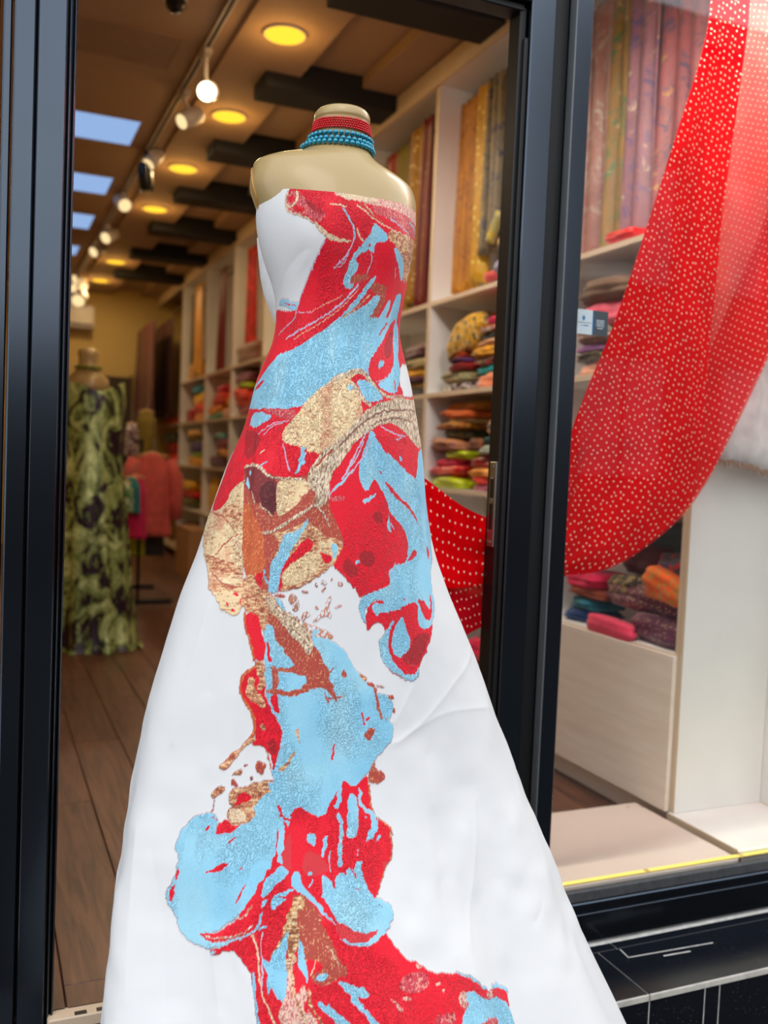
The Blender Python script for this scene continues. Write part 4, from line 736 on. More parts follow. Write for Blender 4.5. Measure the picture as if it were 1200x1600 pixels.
# print: cloth coordinates (angle*20, height*2000); colour code, stroke width, outline
PRINT = '''R 0 -1046 3520 -1081 3451 -1035 3425 -920 3415 -766 3408 -658 3390 -589 3364 -496 3340 -472 3330 -600 3270 -733 3225 -900 3170 -1075 3106 -1166 3060 -2218 3099 -1902 2920 -2457 2655 -1639 2465 -1475 2400 409 2425 1614 2440 1954 2789 1931 3543 443 3555 -333 3535
R 0 -272 2474 -229 2499 -152 2541 -46 2580 1126 2595 971 2450 677 2405 785 2330 994 2265 1174 2185 1145 2145 954 2085 314 2050 292 2040 5 1989 -20 2019 -109 2066 -148 2090 -227 2113 -180 2149 -130 2196 -161 2243 -281 2307 -285 2396 -291 2420
R 0 -529 944 27 849 69 802 104 765 152 749 176 720 285 698 361 666 441 612 497 583 546 589 630 566 632 519 617 450 606 387 -545 565
R 0 -471 1198 -412 1221 -388 1276 -318 1249 -370 575 -594 579 -597 681 -626 731 -625 756 -689 796 -742 815 -796 806 -833 788 -862 792 -867 805 -833 812 -760 833 -640 860 -598 883 -574 932 -574 973 -623 976 -543 1037 -502 1102
R 0 -708 915 -640 990 -526 1074 -454 1092 -448 1045 -559 964 -568 884 -656 861
R 0 -386 1274 -357 1260 -310 1240 -257 1226 -226 1225 -212 1236 -197 1264 -136 1318 -121 1341 37 1335 27 1244 57 1202 97 1191 116 1170 117 1132 93 1064 9 964 26 852 74 804 104 767 -532 797 -527 1061 -490 1134 -460 1231 -414 1219
N 0 -1033 3501 -876 3500 -772 3475 -655 3449 -489 3420 -515 3398 -592 3382 -731 3410 -921 3420 -1025 3430 -1051 3470
R 0 -1011 3485 -932 3489 -918 3465 -987 3455 -1018 3468
R 0 -964 3445 -868 3450 -754 3430 -787 3420 -920 3424
c 38 -899 3500 -875 3469 -964 3440 -1044 3450
c 33 -1039 3501 -1064 3470 -1054 3432 -920 3415 -765 3405 -658 3385
c 0 -658 3390 -574 3378 -480 3351 -370 3337 -222 3330 -145 3330 -221 3320 -354 3321 -466 3327 -502 3338 -590 3361
E 0 -790 3478 -656 3454 -521 3425 -502 3413 -598 3413 -740 3449
K 0 -431 3505 -237 3509 -3 3509 198 3505 425 3506 711 3510 971 3515 1509 3520 1491 3460 1103 3455 852 3465 539 3470 300 3475 89 3472 -41 3476 -239 3479 -334 3487
c 0 -400 3503 -237 3505 -4 3505 241 3500 71 3480 -141 3481 -271 3481
N 0 89 3472 412 3470 689 3466 1123 3454 1463 3455 1373 3405 1000 3400 545 3396 297 3414 151 3440
R 0 151 3440 318 3435 547 3415 660 3390 405 3400 235 3415
R 0 -240 3459 -109 3461 32 3430 136 3406 105 3378 20 3342 -70 3348 -97 3385 -171 3419
c 30 -439 3457 -352 3455 -256 3450
c 24 -108 3464 72 3429 279 3404 545 3387 928 3390
C 19 -75 3470 111 3439 296 3412
c 19 -7 3469 70 3451 121 3435
Q 0 362 3390 545 3387 918 3390 1456 3400 1499 3340 1349 3270 1049 3205 795 3270 573 3325 483 3345 374 3350
L 22 406 3434 605 3415 851 3395
B 30 898 3445 1187 3440 1481 3410 1473 3380
B 0 146 3407 261 3389 357 3374 374 3350 317 3340 220 3340 169 3325 191 3300 152 3298 107 3309 21 3295 -68 3280 -80 3255 -19 3249 -70 3220 -148 3198 -166 3175 -82 3180 -100 3165 -184 3152 -271 3162 -271 3190 -191 3235 -158 3266 -74 3301 23 3338 93 3360 119 3391
R 0 83 3329 115 3330 122 3320 93 3315
L 19 141 3300 167 3272 134 3240 103 3210
B 27 -286 3442 -203 3412 -145 3381 -123 3345
L 24 -123 3345 -150 3314 -214 3275 -403 3226
L 14 -189 3285 -250 3250 -355 3228
c 27 -95 3375 -71 3353 4 3335
B 0 488 3335 647 3315 792 3290 923 3245 917 3215 767 3245 610 3280 497 3314
C 0 -151 3206 121 3220 173 3206 -40 3180 -145 3180
C 0 226 3195 547 3185 512 3165 154 3155
L 16 612 3260 667 3225
B 0 -1675 3115 -1466 3120 -1356 3115 -1291 3106 -1195 3100 -1075 3105 -1107 3090 -1183 3067 -1267 3075 -1388 3085 -1536 3095 -1752 3095
R 24 -1460 3105 -1332 3095 -1169 3090
L 16 -496 3325 -625 3260 -900 3170 -1075 3106 -1152 3065
B 19 -1152 3065 -1187 3035 -1416 3010 -1603 2985
L 14 -1168 3063 -838 3065
B 0 -831 2960 -681 2980 -384 3035 -277 3055 -108 3105 59 3155 218 3209 282 3215 270 3199 193 3170 71 3127 -99 3075 -231 3055 -6 3080 174 3110 330 3150 437 3154 413 3115 295 3075 153 3044 83 3025 108 3015 310 3035 444 3065 545 3104 626 3137 697 3140 679 3106 579 3055 467 3012 616 3045 737 3095 791 3145 918 3180 1036 3175 1066 3125 1012 3075 1030 3000
C 0 201 3155 533 3175 526 3120 409 3075 268 3040 132 3025 341 3095 443 3145
L 33 -1313 2965 -869 3015 -505 3060 -246 3110 -16 3175
c 14 -1123 2965 -698 3015 -328 3075 -10 3158
c 11 -837 3065 -445 3109 -269 3130
Q 35 -252 3050 -8 3086 207 3145
B 0 -1423 2889 -1376 2905 -1030 2925 -802 2967 -533 3005 -319 3045 1026 3080 959 3020 809 2960 698 2901 537 2855 431 2820 285 2810 141 2845 44 2860 -56 2855 -267 2827 -457 2788 -603 2753 -698 2715 -755 2700 -1007 2690 -1144 2695 -1358 2690 -1584 2690 -2173 2700 -2424 2722 -2240 2770 -1782 2790 -1579 2850
R 0 -1873 2760 -1765 2785 -1503 2805 -1532 2795 -1674 2770
R 0 989 3080 810 2975 722 2904 574 2860 438 2830 285 2810 151 2841 210 2895 350 2935 567 2990 778 3055
E 0 664 3005 863 3030 729 2940 559 2900 485 2935
B 0 388 2895 475 2905 486 2890 396 2870 341 2870
B 0 941 3076 1187 3040 1036 2975 862 2920 893 2890 785 2835 673 2775 469 2781 359 2790 306 2806 439 2821 599 2860 725 2900 821 2975
R 34 663 3050 539 3020 456 3000
R 0 1156 2990 1223 2960 1440 2910 1061 2900 905 2920
W 0 1440 2910 1447 2775 821 2765 817 2785 761 2815 863 2880 990 2900
R 0 716 2811 818 2805 831 2776 719 2770 678 2790
R 31 652 2825 635 2790
G 0 -7 2856 -151 2841 -287 2825 -436 2788 -600 2750 -717 2710 -800 2665 -902 2628 -937 2589 -876 2565 -728 2555 -591 2545 -545 2530 -358 2532 -232 2582 -87 2640 62 2685 45 2715 28 2756 -58 2798 -127 2811 -32 2831
T 0 1842 2770 816 2760 455 2746 235 2725 85 2696 -67 2645 -235 2589 -346 2545 -465 2507 -480 2470 -518 2446 -266 2450 -150 2524 -46 2580 142 2625 311 2651 500 2660 679 2640 840 2600 1127 2555 1887 2630 1853 2722
T 82 -352 2808 -174 2835 6 2850 115 2840 208 2810 327 2780 461 2760 821 2763
T 68 -81 2804 6 2769 72 2740 161 2723
c 20 -717 2711 -601 2751 -436 2790 -267 2827 -56 2855 67 2856
C 20 210 2821 330 2788 463 2766 821 2765 1374 2775
t 31 1313 2720 439 2710 175 2680 -46 2628 -228 2559 -346 2503 -460 2462
c 31 761 2697 373 2685 123 2650 -66 2591 -219 2523 -304 2474
t 27 972 2670 606 2681 367 2670 168 2644
C 0 -358 2532 -287 2528 -403 2480 -455 2486 -388 2523
B 0 -35 2810 110 2820 207 2804 326 2775 400 2751 287 2737 163 2730 95 2745 31 2775
B 0 -154 2790 -82 2797 -56 2780 -129 2770
R 0 213 2639 311 2651 500 2660 661 2640 803 2605 1042 2570 980 2466 761 2465 525 2510 355 2550 269 2585
B 0 142 2625 198 2625 268 2581 356 2548 525 2510 761 2465 30 2455 40 2509 92 2575
B 0 1042 2570 1694 2567 1630 2454 973 2455
L 27 309 2645 406 2630 567 2615 731 2613
L 24 542 2595 649 2605
R 37 217 2606 311 2566 366 2540
B 0 575 2534 623 2528 613 2515 578 2517
B 0 -1602 2675 -1416 2680 -1230 2670 -1137 2664 -1294 2631 -1429 2615 -1615 2625 -1656 2650
N 0 -1443 2695 -1111 2690 -885 2690 -791 2685 -814 2654 -948 2652 -1110 2665
L 20 -884 2646 -1081 2640 -1231 2612 -1296 2590
L 20 -959 2639 -1115 2625 -1191 2589
E 0 -1742 2615 -1493 2606 -1249 2590 -1179 2540 -1299 2495 -1386 2501
H 0 -1341 2470 -1215 2481 -1053 2471 -960 2449 -910 2422 -1259 2418
T 31 -1329 2465 -1213 2480 -1053 2470 -960 2449
B 0 -638 2559 -592 2547 -607 2529 -563 2530 -574 2505 -542 2494 -584 2481 -619 2454 -649 2447 -620 2484 -650 2503 -615 2516 -646 2535
L 20 -870 2559 -785 2515 -706 2459
B 27 -1059 2475 -993 2490
c 20 -1126 2520 -1094 2530
L 20 98 2618 -10 2562 -78 2506 -124 2458
L 17 41 2586 -63 2525 -139 2459
R 0 -1556 2570 -1945 2560 -1783 2420 -1867 2290 -1562 2295 -1431 2332 -1451 2365 -1364 2396 -1239 2415
C 0 -1279 2417 -1311 2475 -1166 2480 -983 2455 -787 2430 -539 2438 -447 2491 -340 2522 -292 2346 -152 2229 -138 2191 -186 2135 -253 2101 -353 2059 -591 2007 -757 2018 -960 2061
G 0 -1239 2415 -1364 2396 -1451 2365 -1431 2332 -1562 2295 -1958 2285 -1933 2235 -1753 2180 -1591 2130 -1439 2090 -1324 2035 -1299 2005 -1210 1995 -1146 1966 -1075 1936 -929 1915 -893 1932 -899 1975 -964 2065 -1063 2205 -1159 2323
Q 0 -1395 2325 -1178 2331 -1082 2229 -1164 2231 -1312 2265 -1496 2291
Q 0 -1309 2035 -1124 2026 -934 2026 -913 1997 -1030 2012 -1204 2003
Q 0 -1566 2130 -1381 2125 -1061 2110 -979 2085 -960 2061 -1310 2075 -1413 2090
C 24 -1831 2285 -1481 2284 -1277 2254 -1147 2213
c 33 -1147 2213 -1057 2158 -949 2090 -818 1986
C 30 -1133 2215 -1259 2185 -1353 2135
C 24 -1380 2082 -1159 2032 -1069 2026 -943 2028
c 19 -1562 2295 -1429 2330 -1448 2365 -1364 2396 -1243 2415
R 0 -1019 2001 -976 2007 -943 1996 -968 1989
R 0 -1051 1965 -1022 1969 -1009 1960 -1035 1956
R 0 -987 1943 -944 1944 -946 1934 -977 1934
R 0 -928 1983 -906 1985 -885 1955 -903 1960
C 0 -1165 2327 -1230 2385 -1160 2400 -1000 2330 -851 2234 -833 2200 -977 2255
O 0 -1165 2327 -1093 2339 -913 2270 -838 2220 -793 2174 -755 2095 -811 2075 -887 2069 -955 2070 -1063 2205
H 0 -1313 2465 -1225 2480 -1081 2469 -970 2440 -874 2433 -808 2420 -766 2354 -759 2292 -865 2300 -948 2340 -1004 2335 -1143 2385 -1213 2395
D 0 -994 2397 -920 2418 -815 2415 -745 2296 -839 2300 -930 2336
C 0 -1000 2330 -867 2301 -759 2292 -703 2279 -780 2240 -850 2233
G 0 -825 2424 -679 2430 -538 2433 -437 2396 -489 2367 -580 2328 -664 2298 -731 2288 -772 2330
B 0 -1231 2455 -1189 2453 -1175 2435 -1199 2435
B 0 -1241 2425 -1211 2424 -1126 2390 -1153 2385 -1210 2405
T 35 -1316 2470 -1159 2475 -1020 2460 -920 2435 -787 2430 -655 2434 -536 2429
c 16 -948 2340 -887 2314 -783 2291
c 16 -1087 2380 -1004 2335
C 0 -638 2294 -544 2357 -463 2399 -411 2387 -411 2350 -507 2320 -633 2280 -713 2250 -805 2240 -720 2265
T 0 -520 2452 -473 2491 -412 2530 -368 2555 -178 2558 -267 2480 -291 2418 -291 2350 -381 2326 -418 2335 -407 2383 -490 2410
C 49 -306 2541 -399 2502 -430 2480
c 27 -352 2521 -457 2454 -495 2420
C 0 -416 2325 -371 2330 -287 2322 -239 2305 -141 2225 -139 2200 -195 2220 -304 2223 -361 2241 -405 2283 -446 2311
T 24 -383 2335 -306 2299 -267 2265
Q 0 -617 2242 -437 2283 -350 2241 -281 2223 -172 2210 -138 2196 -187 2139 -238 2104 -355 2064 -445 2036 -537 2020 -591 2010 -618 2074 -627 2120 -741 2155 -798 2201 -731 2235
G 0 -532 2122 -400 2170 -326 2171 -310 2134 -332 2096 -405 2063 -524 2039 -583 2037 -601 2084
G 0 -352 2199 -270 2214 -170 2191 -196 2139 -265 2110 -311 2148
T 54 -430 2332 -544 2295 -650 2265 -732 2240 -835 2226
C 0 -814 2210 -771 2220 -697 2213 -667 2195 -689 2143 -724 2119 -755 2095
R 0 -472 2207 -431 2217 -377 2190 -429 2160 -534 2126 -580 2107 -616 2070 -586 2046 -595 2019 -631 2009 -625 2092 -580 2140
R 0 -326 2171 -273 2157 -229 2149 -227 2130 -277 2122 -300 2139
B 0 -463 2291 -447 2283 -472 2245 -508 2215 -550 2178 -582 2145 -617 2097 -620 2055 -606 2010 -669 2005 -699 2026 -700 2073 -715 2124 -671 2152 -656 2195 -644 2224 -592 2234 -516 2244
B 0 -236 2200 -192 2194 -184 2172 -208 2144 -221 2132 -220 2158 -244 2185
Q 0 -957 2065 -813 2077 -758 2020 -694 2017 -622 1990 -512 1941 -412 1905 -316 1854 -261 1817 -344 1799 -570 1816 -700 1888 -754 1924 -889 1946 -935 2020
R 0 -844 2070 -769 2090 -749 2044 -755 2020 -795 2052
B 19 -759 2090 -736 2063 -702 2044
C 0 -646 2000 -591 2007 -539 2000 -604 1993
B 0 -622 1990 -584 1991 -524 1950 -540 1945 -607 1976
T 0 -709 2007 -642 1990 -549 1940 -450 1910 -364 1873 -334 1845 -401 1845 -501 1895 -604 1935 -672 1966
c 22 -666 1999 -570 1950 -469 1914 -353 1873
c 16 -680 1985 -586 1940 -484 1900 -406 1864
C 0 -670 1939 -580 1922 -497 1881 -436 1840 -576 1839 -623 1880
R 0 -840 1925 -747 1905 -723 1901 -688 1833 -769 1830 -814 1875
B 0 -676 1900 -600 1894 -572 1839 -629 1839
C 0 -640 1889 -610 1885 -604 1848 -621 1852
q 0 -520 1941 -484 1941 -387 1905 -322 1896 -268 1882 -214 1872 -178 1854 -246 1845 -334 1855 -411 1891
q 0 -292 1933 -256 1961 -244 1984 -228 2003 -214 1996 -224 1965 -208 1942 -202 1924 -256 1929 -323 1905 -339 1907
q 0 -514 2010 -465 2006 -454 1984 -436 1965 -448 1941 -478 1950 -488 1974 -523 1980
q 0 -417 1942 -362 1945 -351 1933 -389 1924 -394 1900
q 0 -300 2059 -250 2056 -250 2047 -287 2042
q 0 -172 2052 -138 2055 -131 2040 -161 2038
q 0 -290 2029 -257 2038 -261 2026 -280 2019
q 0 -187 1965 -131 1970 -136 1963 -172 1959
q 0 -228 2066 -208 2066 -209 2060 -226 2060
q 0 -346 2049 -316 2045 -321 2038 -338 2040
q 0 -442 2023 -383 2020 -390 2011 -429 2012
q 0 -321 1965 -298 1965 -296 1956 -314 1955
B 0 -329 1877 -286 1885 -285 1868 -317 1859
R 0 60 1959 121 1981 368 1965 581 1978 817 1995 717 1873 650 1825 478 1725 385 1686 297 1717 218 1763 201 1807 243 1860 261 1883 226 1860 206 1867 202 1890 165 1902 110 1898 80 1875 55 1875 49 1893
B 0 81 2570 198 2565 425 2529 633 2479 796 2460 924 2440 1061 2570 1841 2565 1715 2465 1594 2335 1471 2255 1174 2185 1092 2135 915 2070 843 1989 829 1950 719 1879 620 1863 531 1873 537 1910 590 1945 577 1971 478 1969 362 1947 248 1940 172 1940 148 1925 116 1940 111 1970 164 1978 181 1984 136 1985 89 1965 46 1959 51 1930 56 1900 17 1918 -9 1960 5 1989 80 2012 206 2029 292 2040 318 2064 297 2081 312 2100 395 2116 524 2120 596 2163 623 2205 569 2255 435 2300 360 2324 354 2354 292 2395 209 2439 169 2440 107 2395 58 2400 2 2435 1 2490 29 2526
R 0 318 2440 408 2415 554 2373 692 2348 808 2305 905 2250 743 2315 603 2349 476 2372 361 2410
R 0 680 2168 762 2170 695 2142 547 2120 615 2150
R 0 1008 2185 1036 2150 941 2120 951 2150
R 0 233 2475 294 2470 275 2463
R 0 413 1986 471 1984 427 1978
R 0 136 1981 175 1990 224 1980 209 1971 164 1975
R 0 61 1965 104 1958 113 1929 154 1920 245 1930 357 1936 473 1961 573 1965 555 1910 545 1879 597 1860 698 1855 655 1825 554 1780 479 1729 441 1712 386 1690 299 1719 218 1764 205 1807 237 1860 261 1883 226 1859 207 1865 205 1890 165 1902 110 1898 80 1875 55 1875 49 1893 64 1916
R 0 584 1980 679 1975 718 1941 746 1938 782 1990 818 1991 723 1898 642 1894 622 1920 614 1958
E 0 430 1805 501 1850 668 1850 550 1780 479 1735 387 1734 311 1761
B 0 267 1907 316 1911 260 1877 226 1830 224 1776 299 1719 373 1692 439 1713 475 1718 467 1699 394 1671 341 1680 210 1729 155 1766 140 1809 165 1844 214 1866
B 0 404 1928 394 1885 433 1841 413 1799 313 1765 260 1774 249 1811 269 1859 327 1900
R 14 210 1729 255 1707 340 1679
L 27 158 2583 -75 2465 -255 2396
L 24 52 2580 -60 2501 -169 2440
L 27 -281 2377 -211 2409
B 0 -168 2434 -106 2459 -89 2483 -117 2435 -254 2390 -262 2396
B 0 29 2359 166 2381 232 2390 129 2355 48 2349
B 0 365 2317 374 2270 388 2236 334 2250 327 2275 365 2294
B 20 384 2275 422 2250
B 0 -34 2134 11 2136 -4 2121 -28 2121
B 0 -100 2101 -21 2105 -12 2095 -59 2091
E 0 9 2160 77 2173 163 2160 166 2119 56 2107 -7 2144
N 0 -280 2372 -145 2375 -144 2356 -262 2354
L 20 303 2075 398 2122
E 0 -114 2149 -46 2125 7 2084 -58 2066 -149 2101
E 0 141 2310 263 2324 299 2280 197 2269
B 0 -329 1871 -293 1854 -203 1847 -124 1816 -65 1767 -34 1731 32 1693 107 1649 175 1634 217 1595 206 1571 163 1544 199 1529 185 1481 147 1448 81 1410 67 1395 31 1362 -16 1335 -64 1316 -93 1337 -120 1328 -169 1279 -208 1255 -608 1261 -552 1303 -516 1331 -508 1353 -532 1375 -496 1432 -483 1501 -481 1536 -532 1583 -583 1629 -610 1699 -676 1899 -623 1898 -582 1876 -585 1840 -524 1824 -506 1794 -457 1764 -401 1753 -311 1818
R 0 -861 1935 -725 1940 -689 1875 -639 1828 -628 1769 -706 1768 -743 1825 -829 1881
R 0 -693 1745 -628 1740 -598 1652 -583 1629 -532 1583 -481 1536 -472 1501 -487 1449 -509 1370 -525 1432 -556 1450 -598 1472 -651 1471 -634 1506 -653 1559 -696 1604 -773 1660 -784 1700 -730 1732
Q 0 -719 1715 -676 1704 -680 1675 -616 1640 -579 1606 -621 1605 -677 1622 -730 1650 -736 1685
Q 0 -702 1766 -632 1766 -604 1663 -645 1662 -664 1675 -641 1699 -688 1745
O 42 -857 1935 -826 1882 -740 1826 -706 1768
O 46 -693 1745 -765 1719 -788 1676 -755 1637 -686 1599 -647 1547 -649 1501 -712 1464 -800 1420 -851 1390
Q 0 -653 1500 -619 1489 -682 1471 -763 1416 -803 1383 -849 1377 -865 1389 -810 1414 -724 1464
Q 0 -610 1554 -577 1536 -580 1521 -606 1530
O 18 -616 1472 -578 1464 -545 1432 -534 1393
E 0 -556 1490 -502 1495 -501 1438 -535 1439
R 39 -628 1834 -606 1799 -591 1770
C 0 -580 1912 -490 1877 -377 1818 -290 1824 -231 1758 -201 1728 -205 1699 -161 1680 -172 1662 -137 1626 -160 1625 -225 1674 -298 1671 -378 1651 -439 1640 -502 1646 -587 1657 -597 1670 -526 1670 -442 1659 -340 1682 -353 1717 -430 1726 -506 1729 -583 1734 -592 1752 -508 1740 -412 1753 -468 1765 -495 1788 -525 1830 -585 1840 -582 1876
C 0 -586 1752 -539 1752 -520 1664 -557 1663
R 0 -555 1647 -519 1653 -496 1582 -524 1589 -562 1630
B 0 -505 1724 -430 1725 -355 1719 -347 1699 -442 1661 -508 1676
B 35 -580 1640 -545 1600 -496 1560
B 0 -544 1829 -511 1817 -501 1794 -436 1770 -446 1759 -514 1776
T 0 -589 1941 -495 1943 -391 1901 -341 1871 -312 1824 -329 1782 -376 1812 -451 1854 -527 1889
c 21 -563 1935 -460 1895 -372 1854 -334 1818
c 21 -528 1936 -426 1901 -352 1865
C 32 -223 1651 -208 1619
C 32 -207 1633 -149 1638 -119 1642
C 25 -201 1728 -175 1742
C 0 -111 1739 -90 1726 -94 1705 -120 1706 -123 1726
Q 0 -23 1728 44 1706 32 1687 -3 1703
C 0 37 1687 99 1682 92 1661 57 1669
C 53 95 1661 107 1601 123 1556
q 32 110 1673 150 1665
C 0 52 1522 82 1518 70 1495 30 1474 14 1491 26 1515
C 0 175 1634 211 1633 219 1613 188 1615
C 0 210 1586 224 1582 218 1563 205 1568
C 0 144 1549 163 1550 153 1541
R 28 4 1581 13 1538
R 21 43 1561 33 1550
R 28 -160 1467 -171 1415
Q 0 -399 1533 -369 1530 -374 1501 -359 1469 -385 1489
Q 0 -484 1392 -426 1415 -400 1450 -389 1445 -417 1402 -462 1380
R 0 -119 1345 -93 1337 -64 1316 -16 1335 31 1356 34 1305 32 1243 -208 1252 -149 1312 -130 1317
C 0 73 1412 78 1371 115 1365 122 1341 89 1317 37 1327 29 1356 67 1395
C 0 -633 1398 -616 1415 -582 1416 -559 1401 -563 1379 -573 1367 -611 1375
Q 0 -771 1362 -734 1380 -700 1386 -700 1370 -754 1361
C 0 -695 1402 -671 1404 -669 1397 -692 1396
C 0 -767 1348 -741 1350 -713 1334 -726 1326 -760 1330
t 0 -652 1360 -636 1364 -633 1352 -646 1351
Q 0 -783 1295 -748 1321 -683 1328 -604 1346 -547 1353 -526 1348 -502 1339 -533 1309 -581 1297 -617 1275 -676 1257 -749 1255
R 0 -692 1309 -634 1300 -647 1271 -713 1270
Q 0 -903 1297 -850 1325 -792 1319 -832 1295 -887 1280
B 0 -963 1225 -901 1234 -847 1224 -825 1205 -846 1179 -830 1165 -760 1174 -678 1201 -634 1217 -600 1247 -628 1257 -568 1293 -518 1324 -476 1349 -317 1346 -318 1254 -362 1270 -388 1276 -395 1235 -437 1226 -454 1197 -443 1149 -461 1083 -454 1073 -495 1093 -526 1060 -583 1014 -623 976 -674 934 -707 910 -771 884 -835 860 -899 852 -933 855 -917 837 -862 830 -787 834 -706 851 -639 868 -599 883 -574 932 -561 932 -583 886 -622 864 -706 845 -769 829 -852 810 -916 808 -978 817 -1039 844 -1078 880 -1106 919 -1144 940 -1147 959 -1114 989 -1085 1032 -1069 1061 -1090 1099 -1102 1132 -1073 1163 -1030 1200
R 0 -501 1102 -484 1140 -477 1193 -461 1183 -454 1149 -477 1111 -466 1074 -502 1046 -559 1014 -583 1014 -531 1060
R 0 -937 853 -892 850 -817 861 -743 888 -690 910 -640 930 -574 973 -574 936 -598 887 -640 870 -706 853 -796 836 -872 831 -909 838
q 23 -899 843 -796 844 -689 862 -622 891
q 26 -725 905 -657 917 -623 950
B 0 -574 970 -568 1010 -526 1046 -461 1073 -412 1054 -472 1031 -520 991
B 0 -527 969 -480 979 -431 975 -481 949 -520 935 -532 950
B 0 -576 964 -541 971 -550 955 -574 946
B 0 -412 1054 -365 1056 -353 1015 -328 990 -331 963 -394 1006
B 39 -508 977 -448 989 -401 1001
B 0 -866 796 -845 806 -826 800 -845 789
B 36 -583 881 -549 888
R 0 -1069 1047 -1061 1045 -1068 1014 -1089 1003 -1084 1032
R 0 -1087 996 -1077 995 -1102 940 -1119 940 -1123 964 -1096 989
R 0 -902 1046 -830 1065 -742 1085 -794 1051 -857 1042
R 0 -762 1145 -722 1165 -717 1160 -743 1140
R 0 -688 1062 -668 1071 -680 1056
R 26 -653 1012 -710 961
R 0 -845 1172 -814 1211 -766 1216 -724 1195 -670 1204 -742 1179 -829 1165
R 0 -919 1180 -876 1195 -892 1170
R 16 -873 1218 -839 1209
Q 0 -785 1297 -740 1325 -643 1334 -587 1314 -554 1339 -493 1354 -517 1319 -568 1293 -628 1257 -599 1242 -616 1222 -678 1201 -734 1199 -777 1227 -771 1253 -712 1265 -759 1279
R 0 -694 1314 -640 1302 -634 1282 -694 1270 -742 1269 -714 1285
c 0 -770 1248 -712 1260 -653 1236 -670 1211 -745 1209
Q 0 -905 1292 -853 1323 -788 1320 -827 1295 -888 1281
q 23 -868 1281 -868 1255 -886 1236
R 0 -479 1308 -472 1308 -467 1252 -449 1227 -466 1227 -484 1262
C 0 -455 1292 -430 1297 -435 1287 -454 1281
R 0 -437 1228 -412 1229 -404 1206 -419 1192 -436 1211
B 0 -465 1227 -443 1197 -439 1149 -460 1110 -454 1073 -478 1083 -488 1116 -472 1159 -472 1198
C 0 -394 988 -329 976 -343 816 -379 866 -436 917 -407 961
g 0 -418 961 -436 909 -468 869 -508 818 -459 787 -425 846 -393 889 -375 937
B 0 -436 869 -454 839 -448 795 -460 745 -451 677 -472 685 -491 715 -520 733 -544 697 -551 716 -533 758 -562 770 -568 805 -532 787 -501 818 -462 843
K 0 -459 800 -422 794 -412 742 -395 679 -363 631 -369 575 -488 581 -489 661 -450 681 -454 745
g 29 -442 795 -434 735 -418 671 -382 600
c 19 -425 795 -416 734 -395 679
c 29 -616 865 -598 830 -586 766 -580 703 -538 662 -507 605
L 23 -567 870 -575 822 -568 766 -577 703
B 36 -617 756 -611 702 -604 660 -597 604
R 0 -537 712 -507 720 -489 670 -490 629 -525 662
R 0 -406 755 -381 762 -381 707 -405 704
B 0 -389 850 -370 835 -347 774 -353 719 -370 749 -394 785
B 0 -413 671 -397 659 -408 653
B 0 -538 1350 -121 1341 -136 1318 -163 1291 -197 1264 -212 1236 -226 1225 -257 1225 -310 1239 -356 1259 -385 1276 -388 1245 -412 1230 -418 1196 -434 1208 -454 1235 -467 1274 -478 1270 -460 1231 -492 1231 -515 1310 -537 1325
R 0 -484 1262 -472 1274 -454 1235 -427 1223 -407 1219 -414 1211 -447 1223
O 20 35 1319 27 1243 56 1201 97 1190 116 1170 117 1132 99 1081 86 1053 32 1000
P 0 -321 1122 -246 1098 -208 1053 -263 1044 -297 1030 -350 1057 -341 1097
P 0 -460 1086 -434 1155 -401 1192 -410 1099 -405 1060 -448 1071
P 0 56 1066 93 1067 68 1040
B 0 -142 1318 -121 1326 -131 1246 -175 1246 -158 1270
B 0 -84 1284 -59 1302 -38 1279 -28 1246 -40 1200 -52 1151 -86 1140 -108 1157 -93 1190 -104 1214 -94 1253
B 0 -22 1322 -10 1301 -15 1265 20 1240 55 1215 61 1183 45 1160 -5 1128 -4 1145 29 1174 32 1200 20 1225 -22 1246 -35 1278
B 60 -139 1226 -130 1184 -136 1139 -154 1065
B 0 -316 1167 -298 1175 -277 1159 -274 1128 -301 1134 -321 1149
B 52 -219 1156 -238 1101
B 22 -196 1111 -210 1082 -204 1049
B 0 -321 1053 -306 1056 -293 1048 -301 1039 -316 1039
B 20 -301 1024 -319 1006
B 27 61 1150 51 1133
B 30 -53 1103 -52 1091
B 0 1 1215 13 1217 13 1210 2 1210
B 0 -263 1044 -215 1028 -175 985 -185 1023 -160 1044 -129 1043 -101 1064 -81 1041 -70 1074 -35 1076 -47 1033 -28 995 7 962 54 944 78 931 80 906 56 873 26 851 -16 830 -64 820 -118 825 -156 836 -184 850 -149 842 -112 830 -61 833 -12 854 16 874 -22 859 -79 861 -123 875 -184 895 -199 910 -235 964 -257 979 -244 989
R 20 -107 1065 -76 1020
R 22 -142 1065 -130 1035
R 0 -76 998 -65 985 -76 989
D 5 18 938 33 930 49 929
B 0 -412 1052 -364 1056 -357 1018 -328 995 -273 958 -223 907 -184 885 -213 895 -280 944 -329 977 -400 1005
B 0 -527 1047 -484 1065 -454 1075 -417 1060 -442 1039 -491 1015 -527 997
B 0 -528 976 -468 981 -432 971 -481 959 -529 937
B 35 -462 986 -407 998
C 0 -383 990 -331 971 -280 937 -251 905 -272 899 -263 864 -238 829 -196 786 -335 786 -382 835 -402 870 -412 911 -429 930
R 0 -345 871 -321 880 -311 852 -337 823 -352 840
g 0 -429 930 -383 987 -333 957 -376 930 -389 894 -426 857 -462 831 -498 792 -532 805 -484 839 -460 879
c 12 -386 873 -337 891 -265 909
C 12 -333 955 -376 935 -388 907
P 0 -184 895 -123 872 -58 855 14 872 -20 847 -71 835 -118 832 -172 850 -202 881
B 60 -435 868 -467 831 -521 796
B 80 -383 845 -376 818 -381 789
R 0 -64 1106 -14 1119 59 1115 71 1061 31 1010 8 972 -27 1003 -46 1033 -33 1075
